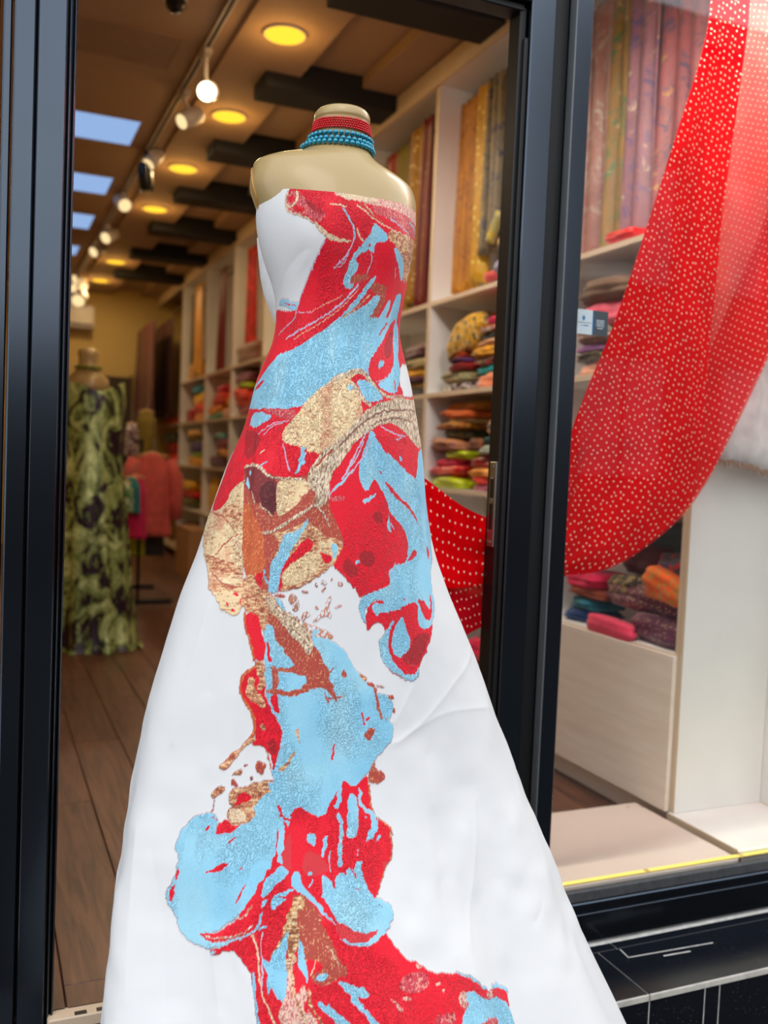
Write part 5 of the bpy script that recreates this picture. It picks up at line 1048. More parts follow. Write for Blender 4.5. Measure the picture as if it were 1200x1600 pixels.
B 0 -70 1074 -35 1076 -47 1033 -28 995 7 962 -31 974 -67 1011
C 0 -274 899 -225 860 -210 809 -142 750 -200 736 -316 709 -358 804 -393 879 -368 934 -281 930
g 0 -429 905 -391 904 -374 854 -407 818 -400 787 -441 795
c 18 -250 830 -202 790 -195 775
B 0 297 621 330 637 404 610 417 581 522 562 628 513 641 443 639 376 246 505 279 584 335 599
N 0 380 530 465 524 505 496 477 480 383 493 322 530
B 32 307 691 374 665 469 599
B 50 525 590 599 577 642 542
K 0 291 635 330 637 321 596 284 591
K 0 20 668 42 660 69 628 52 629
K 0 56 665 108 659 87 654
K 0 441 593 502 588 508 565 453 578
K 0 119 755 164 741 133 738
K 0 199 689 231 686 205 679
K 0 218 664 240 660 230 652
N 0 87 733 173 726 163 675 75 674 49 695
N 0 171 601 243 598 259 559 158 580
B 0 -220 730 -151 719 -94 702 -67 684 -100 669 -125 691 -112 661 -37 601 -11 543 -82 608 -142 656 -166 693
B 0 -312 741 -259 756 -249 738 -293 727
R 0 -358 791 -296 794 -265 769 -322 746 -352 761
c 18 -304 792 -316 771 -332 751
B 0 -309 681 -243 649 -165 607 -123 545 -219 606 -303 658
K 0 -487 564 -478 690 -443 741 -428 819 -400 781 -424 740 -346 713 -361 661 -307 611 -275 553
g 36 -418 819 -428 759 -407 687 -365 615
g 27 -346 713 -340 660 -298 611
R 0 -412 764 -382 762 -385 704 -412 710
R 0 -375 680 -352 678 -357 643 -376 656
B 0 -532 797 -467 850 -429 872 -448 801 -454 681 -493 689 -537 720
B 0 -389 848 -359 835 -369 798 -346 755 -354 725 -381 769'''
PAL = {k: lin(v) for k, v in dict(R=(236, 6, 40), B=(149, 209, 234), W=(223, 224, 225), G=(242, 212, 164), C=(178, 72, 58), O=(206, 96, 52), D=(92, 26, 32), H=(128, 40, 42), T=(206, 180, 152), t=(140, 88, 74),
    K=(236, 194, 176), Q=(206, 138, 100), q=(206, 138, 112), E=(176, 18, 34), P=(214, 52, 60), L=(196, 188, 214), c=(244, 216, 180), g=(222, 176, 122), N=(214, 70, 84)).items()}
TYPE = {'W': 0, 'R': 1, 'B': 1, 'E': .55, 'P': .35, 'L': .5, 'C': .3, 'O': .25, 'D': .3, 'H': .3, 'N': .7, 'G': 2, 'g': 2, 'Q': 2, 'q': 2, 'c': 2, 'K': 2, 'T': 3, 't': 2}
keys = list(PAL); code = np.zeros((nr, nc), np.int16); code[:] = keys.index('W')
def vnoise(n, m, cr, ccs, seed):
    r_ = np.random.default_rng(seed); g = r_.random((int(n/cr)+3, int(m/ccs)+3)); y = np.arange(n)/cr; x = np.arange(m)/ccs
    i, j = y.astype(int), x.astype(int); fy = (y-i)[:, None]; fx = (x-j)[None, :]; fy = fy*fy*(3-2*fy); fx = fx*fx*(3-2*fx)
    return (g[i][:, j]*(1-fy)*(1-fx)+g[i+1][:, j]*fy*(1-fx)+g[i][:, j+1]*(1-fy)*fx+g[i+1][:, j+1]*fy*fx)-.5
# the weave's outlines waver a little: warp the lookup position
wt = TH+np.radians(.4)*vnoise(nr, nc, 5, 6, 1)*2+np.radians(.12)*vnoise(nr, nc, 2, 2, 2)*2
wz = ZZ+.0020*vnoise(nr, nc, 5, 6, 3)*2+.0007*vnoise(nr, nc, 2, 2, 4)*2
def chaikin(p, n=2, closed=True):
    for _ in range(n):
        q = np.roll(p, -1, 0) if closed else p[1:]; a = p if closed else p[:-1]
        r_ = np.empty((2*len(a), 2)); r_[0::2] = .75*a+.25*q; r_[1::2] = .25*a+.75*q
        p = r_ if closed else np.vstack([p[:1], r_, p[-1:]])
    return p
aspect = .20                                # metres of cloth per radian, roughly, for stroke widths
for ln in PRINT.split('\n'):
    a = ln.split(); w = int(a[1])*1e-4; p = np.array(a[2:], float).reshape(-1, 2); p = np.stack([np.radians(p[:, 0]/20), p[:, 1]/2000], 1); ci = keys.index(a[0])
    p = chaikin(p, 2 if a[0] in 'RBWGTQ' else 1, w == 0)
    mg = .02+w; i0, i1 = np.searchsorted(zs, [p[:, 1].min()-mg, p[:, 1].max()+mg]); j0, j1 = np.searchsorted(th, [p[:, 0].min()-.08-w*4, p[:, 0].max()+.08+w*4])
    if i1 <= i0 or j1 <= j0: continue
    X_, Y_ = wt[i0:i1, j0:j1], wz[i0:i1, j0:j1]
    if w == 0:
        ins = np.zeros(X_.shape, bool); q = np.roll(p, -1, 0)
        for (x1, y1), (x2, y2) in zip(p, q):
            if y1 == y2: continue
            ins ^= ((y1 > Y_) != (y2 > Y_)) & (X_ < (x2-x1)*(Y_-y1)/(y2-y1)+x1)
    else:
        zc = p[:, 1].mean(); A_ = max(.12, float(np.interp(zc, [.2, .6, .9, 1.2, 1.35, 1.5, 1.7], [.38, .32, .25, .19, .16, .13, .15])))
        ins = np.zeros(X_.shape, bool)
        for (x1, y1), (x2, y2) in zip(p[:-1], p[1:]):
            dx, dy = (x2-x1)*A_, y2-y1; L2 = dx*dx+dy*dy+1e-12; ux, uy = (X_-x1)*A_, Y_-y1
            t_ = np.clip((ux*dx+uy*dy)/L2, 0, 1); ins |= (ux-t_*dx)**2+(uy-t_*dy)**2 < (w*.5)**2
    code[i0:i1, j0:j1][ins] = ci
pal = np.array([PAL[k] for k in keys]); typ = np.array([TYPE[k] for k in keys])
col = pal[code]; ty = typ[code]
# metallic yarns: fine flecks running along the weft
f1 = vnoise(nr, nc, 1.3, 9, 11)+.6*vnoise(nr, nc, 1.1, 2.2, 12); f2 = vnoise(nr, nc, 30, 40, 13); f3 = rng.random((nr, nc))-.5
def blend(mask, m, c):
    m = (m*mask)[..., None]; col[:] = col*(1-m)+np.array(lin(c))*m
def isin(s_): return np.isin(code, [keys.index(k) for k in s_])
blend(isin('G'), np.clip((f1-.22)*6, 0, .7), (176, 96, 76)); blend(isin('G'), np.clip((f2-.12)*3, 0, .45), (206, 110, 86)); blend(isin('G'), np.clip((-f1-.30)*6, 0, .7), (255, 240, 200))
blend(isin('Q'), np.clip((f1-.05)*6, 0, .9), (244, 208, 160)); blend(isin('Q'), np.clip((-f1-.22)*6, 0, .8), (150, 62, 50)); blend(isin('g'), np.clip((f1-.02)*6, 0, .9), (150, 78, 56)); blend(isin('g'), np.clip((-f1-.2)*6, 0, .8), (255, 232, 190))
fr_ = vnoise(nr, nc, 2.6, 2.6, 14); blend(isin('q'), np.clip((fr_-.02)*30, 0, 1), (223, 224, 225)); blend(isin('c'), np.clip((f3-.30)*8, 0, .6), (170, 100, 80))
fk = vnoise(nr, nc, 1.4, 1.4, 15); blend(isin('K'), np.clip((fk-.08)*10, 0, .8), (196, 60, 70)); blend(isin('N'), np.clip((fk-.16)*10, 0, .8), (236, 170, 150)); blend(isin('N'), np.clip((-fk-.22)*10, 0, .8), (150, 14, 40))
blend(isin('C'), np.clip((fk-.27)*12, 0, .8), (232, 170, 120)); blend(isin('O'), np.clip((fk-.24)*8, 0, .7), (236, 170, 100)); blend(isin('O'), np.clip((-fk-.2)*6, 0, .6), (160, 70, 50)); blend(isin('D'), np.clip((fk-.3)*9, 0, .6), (170, 90, 70)); blend(isin('H'), np.clip((fk-.28)*9, 0, .6), (180, 80, 70))
blend(isin('T'), np.clip((fr_-.05)*8, 0, .85), (246, 228, 200)); blend(isin('T'), np.clip((-fr_-.16)*9, 0, .8), (132, 92, 74)); blend(isin('E'), np.clip((fk-.34)*9, 0, .5), (206, 90, 70))
blend(isin('R'), np.clip((f2-.05)*1.2, 0, .28), (206, 4, 28)); blend(isin('B'), np.clip((f2-.02)*1.6, 0, .45), (126, 196, 230)); blend(isin('B'), np.clip((-f2-.1)*1.6, 0, .35), (176, 220, 232))
# a thin darker couching thread around everything woven in
wov = code != keys.index('W'); e = np.zeros_like(wov); e[1:] |= wov[1:] != wov[:-1]; e[:, 1:] |= wov[:, 1:] != wov[:, :-1]; blend(e, .55, (170, 110, 110))
sw = wov.astype(float)
for _ in range(2): sw[1:-1, 1:-1] = (sw[1:-1, 1:-1]*2+sw[:-2, 1:-1]+sw[2:, 1:-1]+sw[1:-1, :-2]+sw[1:-1, 2:])/6
relief = .0009*sw+.0016*np.clip(isin('T')*(fr_+.2), 0, 1)
for h_, w_, pts in [(2.6, 9, [(1.103, 0.863), (0.727, 0.828), (0.557, 0.795), (0.368, 0.757), (0.195, 0.729)]), (2.2, 9, [(0.546, 0.898), (0.373, 0.841), (0.188, 0.768)]), (2.0, 8, [(1.082, 0.752), (0.701, 0.768), (0.536, 0.768), (0.318, 0.749), (0.158, 0.728)]), (2.0, 10, [(0.649, 0.593), (0.578, 0.522), (0.474, 0.439), (0.387, 0.378)]), (-3, 22, [(0.371, 0.696), (0.337, 0.617), (0.341, 0.528)]), (-3, 26, [(0.299, 0.48), (0.293, 0.43), (0.293, 0.381)]), (2.2, 14, [(0.859, 0.528), (0.908, 0.45), (0.882, 0.372)]), (-2.4, 14, [(0.892, 0.417), (0.9, 0.381), (0.808, 0.358)]), (-3.5, 9, [(-1.467, 1.523), (-1.462, 1.558), (-1.153, 1.603), (-0.854, 1.631), (-0.674, 1.645)]), (2.5, 10, [(-1.23, 1.513), (-1.22, 1.555), (-0.99, 1.595), (-0.686, 1.628)]), (2.2, 10, [(-1.077, 0.994), (-1.073, 0.865), (-1.08, 0.728)]), (-2.4, 16, [(-0.936, 0.961), (-0.904, 0.823)]), (2.0, 14, [(-1.213, 0.569), (-1.156, 0.451), (-1.121, 0.323)]), (-2.2, 18, [(-1.08, 0.545), (-0.998, 0.43), (-0.956, 0.302)]), (2, 12, [(-0.745, 0.408), (-0.71, 0.31)]), (1.6, 8, [(-0.113, 1.039), (-0.102, 0.968), (-0.098, 0.887)]), (1.5, 8, [(-1.105, 1.443), (-0.532, 1.469), (0.248, 1.513)]), (-1.6, 9, [(-1.109, 1.405), (-0.488, 1.432), (0.344, 1.478)]), (1.4, 9, [(-0.139, 1.289), (0.304, 1.305), (0.915, 1.298)])]:
    p = chaikin(np.array(pts), 2, False); mg = w_*3e-3; i0, i1 = np.searchsorted(zs, [p[:, 1].min()-mg, p[:, 1].max()+mg]); j0, j1 = np.searchsorted(th, [p[:, 0].min()-mg*9, p[:, 0].max()+mg*9])
    A_ = float(np.interp(p[:, 1].mean(), [.2, .6, .9, 1.2, 1.35, 1.5, 1.7], [.38, .32, .25, .19, .16, .13, .15])); D2 = np.full((i1-i0, j1-j0), 9.0); X_, Y_ = TH[i0:i1, j0:j1], ZZ[i0:i1, j0:j1]
    n_ = len(p)-1
    for k in range(n_):
        (x1, y1), (x2, y2) = p[k], p[k+1]; dx, dy = (x2-x1)*A_, y2-y1; L2 = dx*dx+dy*dy+1e-12; ux, uy = (X_-x1)*A_, Y_-y1
        t_ = np.clip((ux*dx+uy*dy)/L2, 0, 1); D2 = np.minimum(D2, (ux-t_*dx)**2+(uy-t_*dy)**2)
    relief[i0:i1, j0:j1] += h_*.62e-3*np.exp(-np.sqrt(D2+4e-6)/(w_*.8e-3))
# the cloth is never quite flat
relief += np.clip((1.05-ZZ)/.6, .12, 1)*(.006*vnoise(nr, nc, 55, 60, 21)+.0025*vnoise(nr, nc, 22, 26, 22))
nz_ = np.interp(th, NECK, NZ)[None, :]; ZC_ = np.minimum(ZZ, nz_)
X_, Y_ = surf(TH, ZC_, (TZ, TL, TR), relief)
Pd = np.stack([X_-MO[0], Y_-MO[1], ZC_-MO[2]], -1)
idx = np.arange(nr*nc).reshape(nr, nc); q4 = np.stack([idx[:-1, :-1], idx[:-1, 1:], idx[1:, 1:], idx[1:, :-1]], -1)
keep = (ZZ[:-1, :-1] < nz_[:, :-1]-1e-4) | (ZZ[:-1, 1:] < nz_[:, 1:]-1e-4); q4 = q4[keep]
me = bpy.data.meshes.new('dress'); me.vertices.add(nr*nc); me.vertices.foreach_set('co', Pd.ravel()); nq = len(q4)
me.loops.add(nq*4); me.loops.foreach_set('vertex_index', q4.ravel().astype(np.int32)); me.polygons.add(nq); me.polygons.foreach_set('loop_start', np.arange(0, nq*4, 4, dtype=np.int32))
me.polygons.foreach_set('use_smooth', np.ones(nq, bool)); me.update(calc_edges=True)
ca = me.color_attributes.new('weave', 'FLOAT_COLOR', 'POINT'); ca.data.foreach_set('color', np.concatenate([col, np.ones((nr, nc, 1))], -1).ravel())
ka = me.attributes.new('yarn', 'FLOAT', 'POINT'); ka.data.foreach_set('value', ty.ravel().astype(np.float32))
t = NT('brocade_cloth'); at_ = t.n('Attribute', attribute_name='weave'); ky = t.n('Attribute', attribute_name='yarn'); t.l(at_.outputs['Color'], t.b.inputs['Base Color'])
t.l(t.ramp(ky.outputs['Fac'], (0, (.62,)*3), (.5, (.52,)*3), (1.0, (.5,)*3)), t.b.inputs['Roughness']); t.set(Sheen_Weight=.1, Specular_IOR_Level=.35)
mr = t.n('MapRange'); mr.inputs['From Min'].default_value = 1.4; mr.inputs['From Max'].default_value = 2.0; mr.inputs['To Max'].default_value = .12; t.l(ky.outputs['Fac'], mr.inputs['Value']); t.l(mr.outputs[0], t.b.inputs['Metallic'])
v = t.coord((1, 1, .5)); ck = t.noise(v, 125, 1, .4, 2.2); rg = t.ramp(ck, (.42, (0, 0, 0)), (.5, (1, 1, 1)), (.58, (0, 0, 0)))
pt = t.ramp(t.noise(v, 11, 2), (.42, (.12,)*3), (.55, (1, 1, 1)))
w1 = t.n('Math', operation='MULTIPLY'); t.l(rg, w1.inputs[0]); t.l(pt, w1.inputs[1]); w2 = t.n('Math', operation='MULTIPLY'); t.l(w1.outputs[0], w2.inputs[0])
mk = t.n('MapRange'); mk.inputs['From Max'].default_value = 1.0; t.l(ky.outputs['Fac'], mk.inputs['Value']); t.l(mk.outputs[0], w2.inputs[1])
ad = t.n('Math', operation='ADD'); t.l(w2.outputs[0], ad.inputs[0]); wv = t.noise(t.coord((1, 1, 5)), 260, 2); ws = t.n('Math', operation='MULTIPLY'); ws.inputs[1].default_value = .05; t.l(wv, ws.inputs[0]); t.l(ws.outputs[0], ad.inputs[1])
t.bump(ad.outputs[0], .75, .0026); me.materials.append(t.m)
dress = bpy.data.objects.new('dress', me); COL.objects.link(dress); dress.parent = mq
dress['label'] = 'strapless white dress with a woven swirl of red, sky blue and copper'
# loose end of the white cloth bulging behind the waist
bd = []
for px_, py_, r in [(402, 372, .012), (409, 405, .020), (414, 432, .024), (419, 458, .024), (425, 482, .019), (431, 508, .011), (434, 526, .004)]:
    c = at(px_+6, py_, Y=1.845)-MO; bd.append((c, r))
MB().loft([[(c[0]+r*.62*math.cos(a), c[1]+r*1.4*math.sin(a), c[2]) for a in [2*math.pi*k/20 for k in range(20)]] for c, r in bd]).build('back_drape', cloth((226, 227, 228)), mq, True)['label'] = 'plain white end of the cloth behind the waist'
# ------------------------------------------------------------------ red dotted scarf in the window
def px_path(L):
    return np.array(L, float)
def resample(p, n):
    d = np.r_[0, np.cumsum(np.linalg.norm(np.diff(p, axis=0), axis=1))]; s_ = np.linspace(0, d[-1], n); return np.stack([np.interp(s_, d, p[:, k]) for k in range(p.shape[1])], 1)
def smooth(p, n=3):
    for _ in range(n):
        q = p.copy(); q[1:-1] = (p[:-2]+2*p[1:-1]+p[2:])/4; p = q
    return p
def sheet(name, par, mat, E1, E2, n=90, m=30, rip=.006, seed=0, thick=.0006):
    """cloth between two edges given as (x, y, depth Y) seen from the door"""
    A, B_ = [smooth(resample(np.array([at(x, y, Y=d) for x, y, d in E]), n)) for E in (E1, E2)]
    s_ = np.linspace(0, 1, m)[None, :, None]; P = A[:, None, :]*(1-s_)+B_[:, None, :]*s_
    uu = np.linspace(0, 1, n)[:, None]; vv = np.linspace(0, 1, m)[None, :]
    P[..., 1] += rip*(np.sin(7*vv+5*uu+seed)+.6*np.sin(13*vv-4*uu+2*seed)); c = np.array(par.location)
    Q = P-c; me_ = MB().grid(Q).build(name, mat, par, True)
    # cloth coordinates in metres, for the woven dots
    du = np.r_[0, np.cumsum(np.linalg.norm(np.diff(P[:, m//2], axis=0), axis=1))]; wd = np.linalg.norm(P[:, -1]-P[:, 0], axis=1)
    uv = np.stack([np.broadcast_to(du[:, None], (n, m)), (vv-.5)*wd[:, None]], -1).reshape(-1, 2)
    lay = me_.data.uv_layers.new(name='UVMap'); li = np.empty(len(me_.data.loops), np.int32); me_.data.loops.foreach_get('vertex_index', li); lay.data.foreach_set('uv', uv[li].ravel())
    return me_
sc_ = thing('dotted_scarf', 'long sheer red scarf with gold dots sweeping across the window to the mannequin', 'scarf', (1.5, 2.26, .95))
S1, S2, S3 = sheer('sheer_red_single', .50, (240, 14, 30), (1.0, .42, .40)), sheer('sheer_red_double', .92, (236, 2, 16), dot=.125, rnd=.5), sheer('sheer_red_dense', .96, (226, 4, 14), (1.0, .1, .1), (.030, .030))
Yw = 2.27
E1 = [(1122, -260, Yw), (1116, -60, Yw), (1108, 40, Yw), (1090, 110, Yw), (1060, 200, Yw), (1025, 310, Yw), (1000, 385, Yw), (975, 460, Yw), (950, 530, Yw), (920, 600, Yw), (897, 660, Yw), (888, 695, Yw), (885, 740, Yw), (880, 800, Yw), (868, 850, Yw)]
E2 = [(1480, -260, Yw), (1440, -60, Yw), (1400, 130, Yw), (1300, 340, Yw), (1200, 555, Yw), (1150, 660, Yw), (1110, 740, Yw), (1085, 780, Yw), (1060, 812, Yw), (1030, 838, Yw), (990, 868, Yw), (960, 886, Yw), (935, 894, Yw), (905, 898, Yw), (868, 899, Yw)]
sheet('single_layer', sc_, S1, E1, E2, 120, 40)
E3 = [(1172, -260, Yw-.014), (1170, 20, Yw-.014), (1150, 170, Yw-.014), (1128, 330, Yw-.014), (1107, 560, Yw-.014), (1098, 700, Yw-.014), (1080, 785, Yw-.014), (1055, 815, Yw-.014), (1030, 837, Yw-.014), (990, 867, Yw-.014), (960, 885, Yw-.014), (935, 893, Yw-.014), (905, 897, Yw-.014), (868, 898, Yw-.014)]
sheet('folded_layer', sc_, S2, [(x, y, Yw-.014) for x, y, _ in E1], E3, 110, 34, .005, 2)
E4 = [(1330, -160, Yw+.014), (1285, 60, Yw+.014), (1225, 260, Yw+.014), (1170, 410, Yw+.014), (1108, 550, Yw+.014), (1090, 640, Yw+.014), (1075, 720, Yw+.014), (1040, 800, Yw+.014)]
E5 = [(1470, -160, Yw+.014), (1400, 130, Yw+.014), (1300, 340, Yw+.014), (1200, 552, Yw+.014), (1150, 657, Yw+.014), (1110, 737, Yw+.014), (1085, 777, Yw+.014), (1045, 822, Yw+.014)]
sheet('inner_fold', sc_, sheer('sheer_red_inner', .62, (232, 20, 34), (1.0, .3, .28)), E4, E5, 70, 24, .004, 4)
# its tail passes behind the door post to the mannequin's back
T1 = [(892, 690, Yw), (860, 760, 2.262), (830, 790, 2.255), (800, 802, 2.245), (764, 811, 2.23), (740, 800, 2.20), (720, 790, 2.17), (690, 768, 2.12), (658, 744, 2.07), (634, 728, 2.04), (605, 726, 2.0), (572, 724, 1.965)]
T2 = [(884, 896, Yw), (860, 900, 2.262), (830, 904, 2.255), (800, 907, 2.245), (776, 910, 2.23), (752, 914, 2.20), (730, 917, 2.17), (705, 919, 2.12), (680, 916, 2.07), (650, 912, 2.04), (612, 905, 2.0), (578, 898, 1.965)]
sheet('tail', sc_, S3, T1, T2, 60, 20, .004, 1)
V1 = [(884, 868, Yw+.02), (830, 893, 2.28), (800, 897, 2.27), (776, 900, 2.255), (740, 908, 2.215), (700, 912, 2.14), (660, 905, 2.08), (610, 890, 2.0)]
V2 = [(884, 899, Yw+.02), (830, 930, 2.28), (800, 952, 2.27), (776, 965, 2.255), (750, 980, 2.215), (722, 996, 2.14), (680, 1020, 2.08), (620, 1010, 2.0)]
sheet('tail_fold', sc_, sheer('sheer_red_under', .86, (190, 6, 24), (1.0, .14, .12), (.027, .024)), V1, V2, 50, 14, .003, 3)
# ------------------------------------------------------------------ card stuck inside the glass
q = [at(x, y, Y=2.1585) for x, y in ((902, 482), (951, 487), (949, 524), (900, 520.5))]
ux = (q[1]-q[0]); W_ = float(np.linalg.norm(ux)); H_ = float(q[0][2]-q[3][2]); cdp = thing('business_card', 'small white and grey business card stuck inside the shop window', 'card', (q[0][0], 2.1588, q[3][2]))
wh, gy, bl, tx = plain('card_white', (216, 226, 232), .5, vary=.01), plain('card_grey', (62, 72, 80), .5, vary=.01), plain('card_blue', (0, 120, 190), .5, vary=.01), plain('card_text', (150, 160, 170), .5, vary=.01)
MB().box(0, W_*.50, 0, .0006, 0, H_).build('white_half', wh, cdp); MB().box(W_*.50, W_*.525, 0, .0006, 0, H_).build('blue_bar', bl, cdp); MB().box(W_*.525, W_, 0, .0006, 0, H_).build('grey_half', gy, cdp)
lg = MB()
for a, b in [(0, 0), (1, 0), (-1, 0), (.5, .9), (-.5, .9), (.5, -.9), (-.5, -.9), (0, 1.8), (0, -1.8)]:
    cx_, cz_ = W_*.22+a*W_*.035, H_*.66+b*W_*.033
    lg.loft([[(cx_+W_*.018*math.cos(t), y, cz_+W_*.018*math.sin(t)) for t in [math.pi/6+k*math.pi/3 for k in range(6)]] for y in (-.0004, .0001)])
lg.build('hexagon_logo', bl, cdp)
r_ = np.random.default_rng(5)
def textline(x0, x1, z, h, m_):
    m = MB(); x = x0
    while x < x1:
        w = h*(.35+.5*r_.random()); zz = z+(h*.3 if r_.random() < .25 else 0); m.box(x, min(x+w, x1), -.0004, .0001, z, z+h*(.6+.4*r_.random())); x += w+h*.18
    o = m.build('lettering', m_, cdp); o['kind'] = 'stuff'
textline(W_*.04, W_*.46, H_*.45, H_*.045, tx); textline(W_*.14, W_*.22, H_*.33, H_*.045, tx); textline(W_*.23, W_*.38, H_*.33, H_*.055, bl)
for k in range(4):
    MB().box(W_*.58, W_*.605, -.0004, .0001, H_*(.60-.075*k), H_*(.60-.075*k)+H_*.04).build('bullet', bl, cdp); textline(W_*.63, W_*.88, H_*(.60-.075*k), H_*.042, wh)
textline(W_*.66, W_*.84, H_*.28, H_*.042, wh)
# ------------------------------------------------------------------ second mannequin in the green dress
gp = at(150, 1012, Z=0); GY = gp[1]
gm = thing('mannequin', 'second mannequin deep in the shop in a green and plum dress', 'mannequin', (gp[0], GY, 0))
def gx(x, y): return at(x, y, Y=GY)[0]-gp[0]
def gz(y): return at(150, y, Y=GY)[2]
GR = [(598, 92, 195), (625, 93, 197), (660, 96, 192), (700, 98, 189), (730, 97, 190), (770, 93, 194), (830, 90, 198), (900, 88, 202), (960, 86, 206), (1000, 84, 210), (1013, 80, 216)]
t = NT('green_velvet_sequin'); t.set(Roughness=.34, Metallic=.3); v = t.coord((1, 1, .7)); n = t.noise(v, 7.5, 4, .62, 1.4)
base = t.ramp(n, (.45, lin((46, 18, 40))), (.50, lin((136, 158, 84))), (.64, lin((222, 240, 168))))  # palest stop paints the lime highlights of the sequins into the colour
n2 = t.noise(v, 60, 2); hs = t.n('Mix', data_type='RGBA', blend_type='MULTIPLY'); hs.inputs['Factor'].default_value = .5; t.l(base, hs.inputs['A']); t.l(t.ramp(n2, (.3, (.35,)*3), (.6, (1, 1, 1))), hs.inputs['B']); t.l(hs.outputs['Result'], t.b.inputs['Base Color']); t.bump(n2, .5, .004)
R_ = []
for i, (y, l_, r) in enumerate(GR):
    a = (gx(r, y)-gx(l_, y))/2; c = (gx(r, y)+gx(l_, y))/2; z = max(.004, gz(y)); w = i/(len(GR)-1); ring = []
    for k in range(60):
        tt = 2*math.pi*k/60; fo = 1+w*.07*math.sin(9*tt+2*w)+w*.05*math.sin(14*tt+1); b = a*(.62+.25*w); dz = 0
        if i == 0: dz = .045*abs(math.cos(tt))**2-.03+.03*math.exp(-((tt-4.9)/.35)**2)*-1
        ring.append((c+a*fo*math.cos(tt), b*fo*math.sin(tt), z+dz))
    R_.append(ring)
gd = MB().loft(R_[::-1], False).build('dress', t.m, gm, True)
trn = []
for i in range(9):
    v_ = i/8; trn.append([(gx(200+24*v_, 1006)-.02, -.10+.26*(j/14)+.02*math.sin(4*v_+j), .012+.05*(1-v_)*(.5+.5*math.sin(j*.9+v_*3))+.012*math.sin(j*1.7)) for j in range(15)])
MB().grid(trn).build('train', t.m, gm, True)
zc_ = gz(598); MB().loft([[(gx(138, 580)+r1*math.cos(a), r1*.75*math.sin(a)+.0, z) for a in [2*math.pi*k/28 for k in range(28)]] for r1, z in ((.12, zc_-.10), (.13, zc_-.02), (.125, gz(592)), (.085, gz(584)), (.062, gz(576)), (.058, gz(560)), (.066, gz(556)), (.060, gz(548)), (.02, gz(546)))]).build('bust', M['bust'], gm, True)
MB().tube([(gx(138, 580), 0, gz(577)), (gx(138, 580), 0, gz(574))], [.085, .085], 24).build('collar_ring', cloth((120, 130, 50)), gm, True)
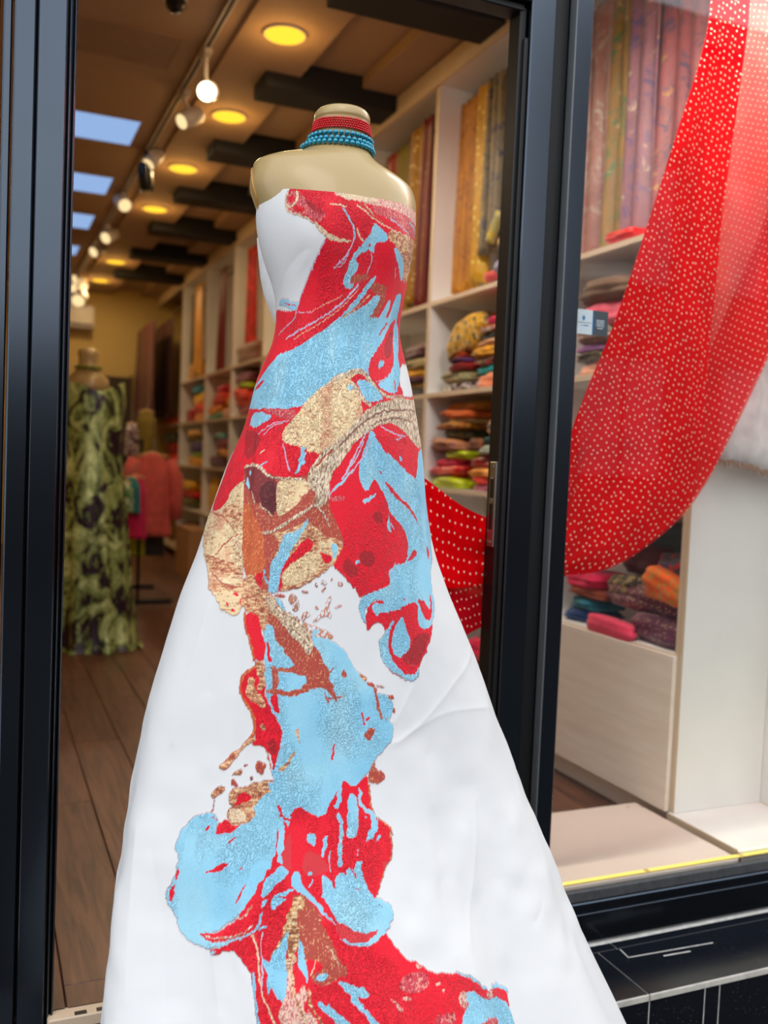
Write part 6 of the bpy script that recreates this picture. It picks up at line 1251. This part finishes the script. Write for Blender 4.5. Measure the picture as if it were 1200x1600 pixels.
# ------------------------------------------------------------------ clothes rail with garments
ry = 8.3; rk0 = at(207, 850, Y=ry)[0]
rk = thing('clothes_rail', 'black metal clothes rail behind the green dress', 'clothes rail', (rk0, ry, 0))
zt = at(220, 690, Y=ry)[2]
for yy in (-.35, .55):
    MB().tube([(0, yy, .03), (0, yy, zt)], .014, 10).build('upright', M['black_metal'], rk, True); MB().box(-.28, .28, yy-.02, yy+.02, .003, .04, .004).build('foot', M['black_metal'], rk)
MB().tube([(0, -.42, zt), (0, .62, zt)], .012, 10).build('top_bar', M['black_metal'], rk, True)
def garment(name, label, box, y, col, turn, sleeves=True, kind='plain', c2=None):
    x0, y0, x1, y1 = box; a, b = at(x0, y0, Y=y), at(x1, y1, Y=y); w, h = (b[0]-a[0]), a[2]-b[2]; c = np.array([(a[0]+b[0])/2, y, b[2]])
    g = thing(name, label, 'garment', c, 'garments on the clothes rail'); m_ = cloth(col, kind, c2); rg = []
    for i in range(16):
        v = i/15; z = h*(1-v); ww = w*.5*(.24+.66*min(1, v*4.5)**.6+.10*v); d = .075*(.3+.7*min(1, v*4))
        rg.append([(ww*math.copysign(abs(math.cos(q))**.7, math.cos(q)), d*math.sin(q)*(1+.2*math.sin(5*q+4*v)), z+.008*math.sin(3*q)*v) for q in [2*math.pi*k/36 for k in range(36)]])
    MB().loft(rg).build('body', m_, g, True)
    if sleeves:
        for sg in (-1, 1): MB().tube([(sg*w*.40, .0, h*.93), (sg*w*.52, -.01, h*.70), (sg*w*.56, -.02, h*.45), (sg*w*.55, -.03, h*.2)], [.05, .07, .06, .05], 12).build('sleeve', m_, g, True)
    MB().tube([(0, 0, h+.10), (.02, 0, h+.09), (.015, 0, h+.06), (0, 0, h+.03), (0, 0, h-.01)], .005, 8).build('hanger_hook', M['steel'], g, True)
    MB().tube([(-w*.36, 0, h*.955), (0, 0, h*1.005), (w*.36, 0, h*.955)], .010, 8).build('hanger', plain('pale_wood', (210, 176, 120), .6), g, True)
    return g
garment('jacket', 'dusty pink jacket hanging at the end of the rail', (204, 706, 268, 838), 7.9, (190, 96, 92), 0)
garment('blouse', 'bright magenta blouse hanging beside the pink jacket', (196, 742, 228, 842), 7.75, (190, 10, 96), 0, False)
garment('blouse', 'teal blouse hanging between magenta and green ones', (190, 745, 219, 802), 7.65, (20, 110, 120), 0, False)
garment('blouse', 'green patterned blouse hanging nearest the green dress', (180, 752, 208, 800), 7.55, (40, 120, 60), 0, False, 'floral', (220, 210, 190))
garment('trousers', 'dark grey trousers hanging below the pink jacket', (214, 806, 256, 868), 8.15, (40, 36, 34), 0, False)
garment('skirt', 'yellow green skirt hanging under the blouses', (196, 806, 226, 868), 8.05, (150, 150, 60), 0, False)
garment('scarf_bundle', 'dark purple and white shawl on top of the rail', (194, 660, 216, 712), 8.4, (90, 60, 70), 0, False, 'floral', (220, 210, 210))
garment('dress', 'olive and gold dress hanging far back beside the corner lengths', (212, 640, 244, 715), 8.78, (120, 104, 50), 0, False)
ac = thing('air_conditioner', 'white wall air conditioner high on the back wall', 'air conditioner', at(120, 515, Y=13.28))
MB().box(-.5, at(145, 500, Y=13.28)[0]-ac.location.x, -.22, .015, 0, .30, .02).build('casing', M['white_metal'], ac); MB().box(-.45, at(143, 500, Y=13.28)[0]-ac.location.x, -.225, -.21, .03, .06, .002).build('louvre', M['alu_dark'], ac)
dd = struct(thing('door_2', None, None, (at(192, 700, Y=13.29)[0], 13.29, 0)))
MB().box(-.30, .07, -.02, .0, 0, 2.28).build('door_leaf', plain('dark_brown_door', (58, 44, 26), .5), dd); MB().box(.07, .10, -.03, .0, 0, 2.31).build('door_frame', plain('dark_brown_frame', (84, 62, 36), .5), dd)
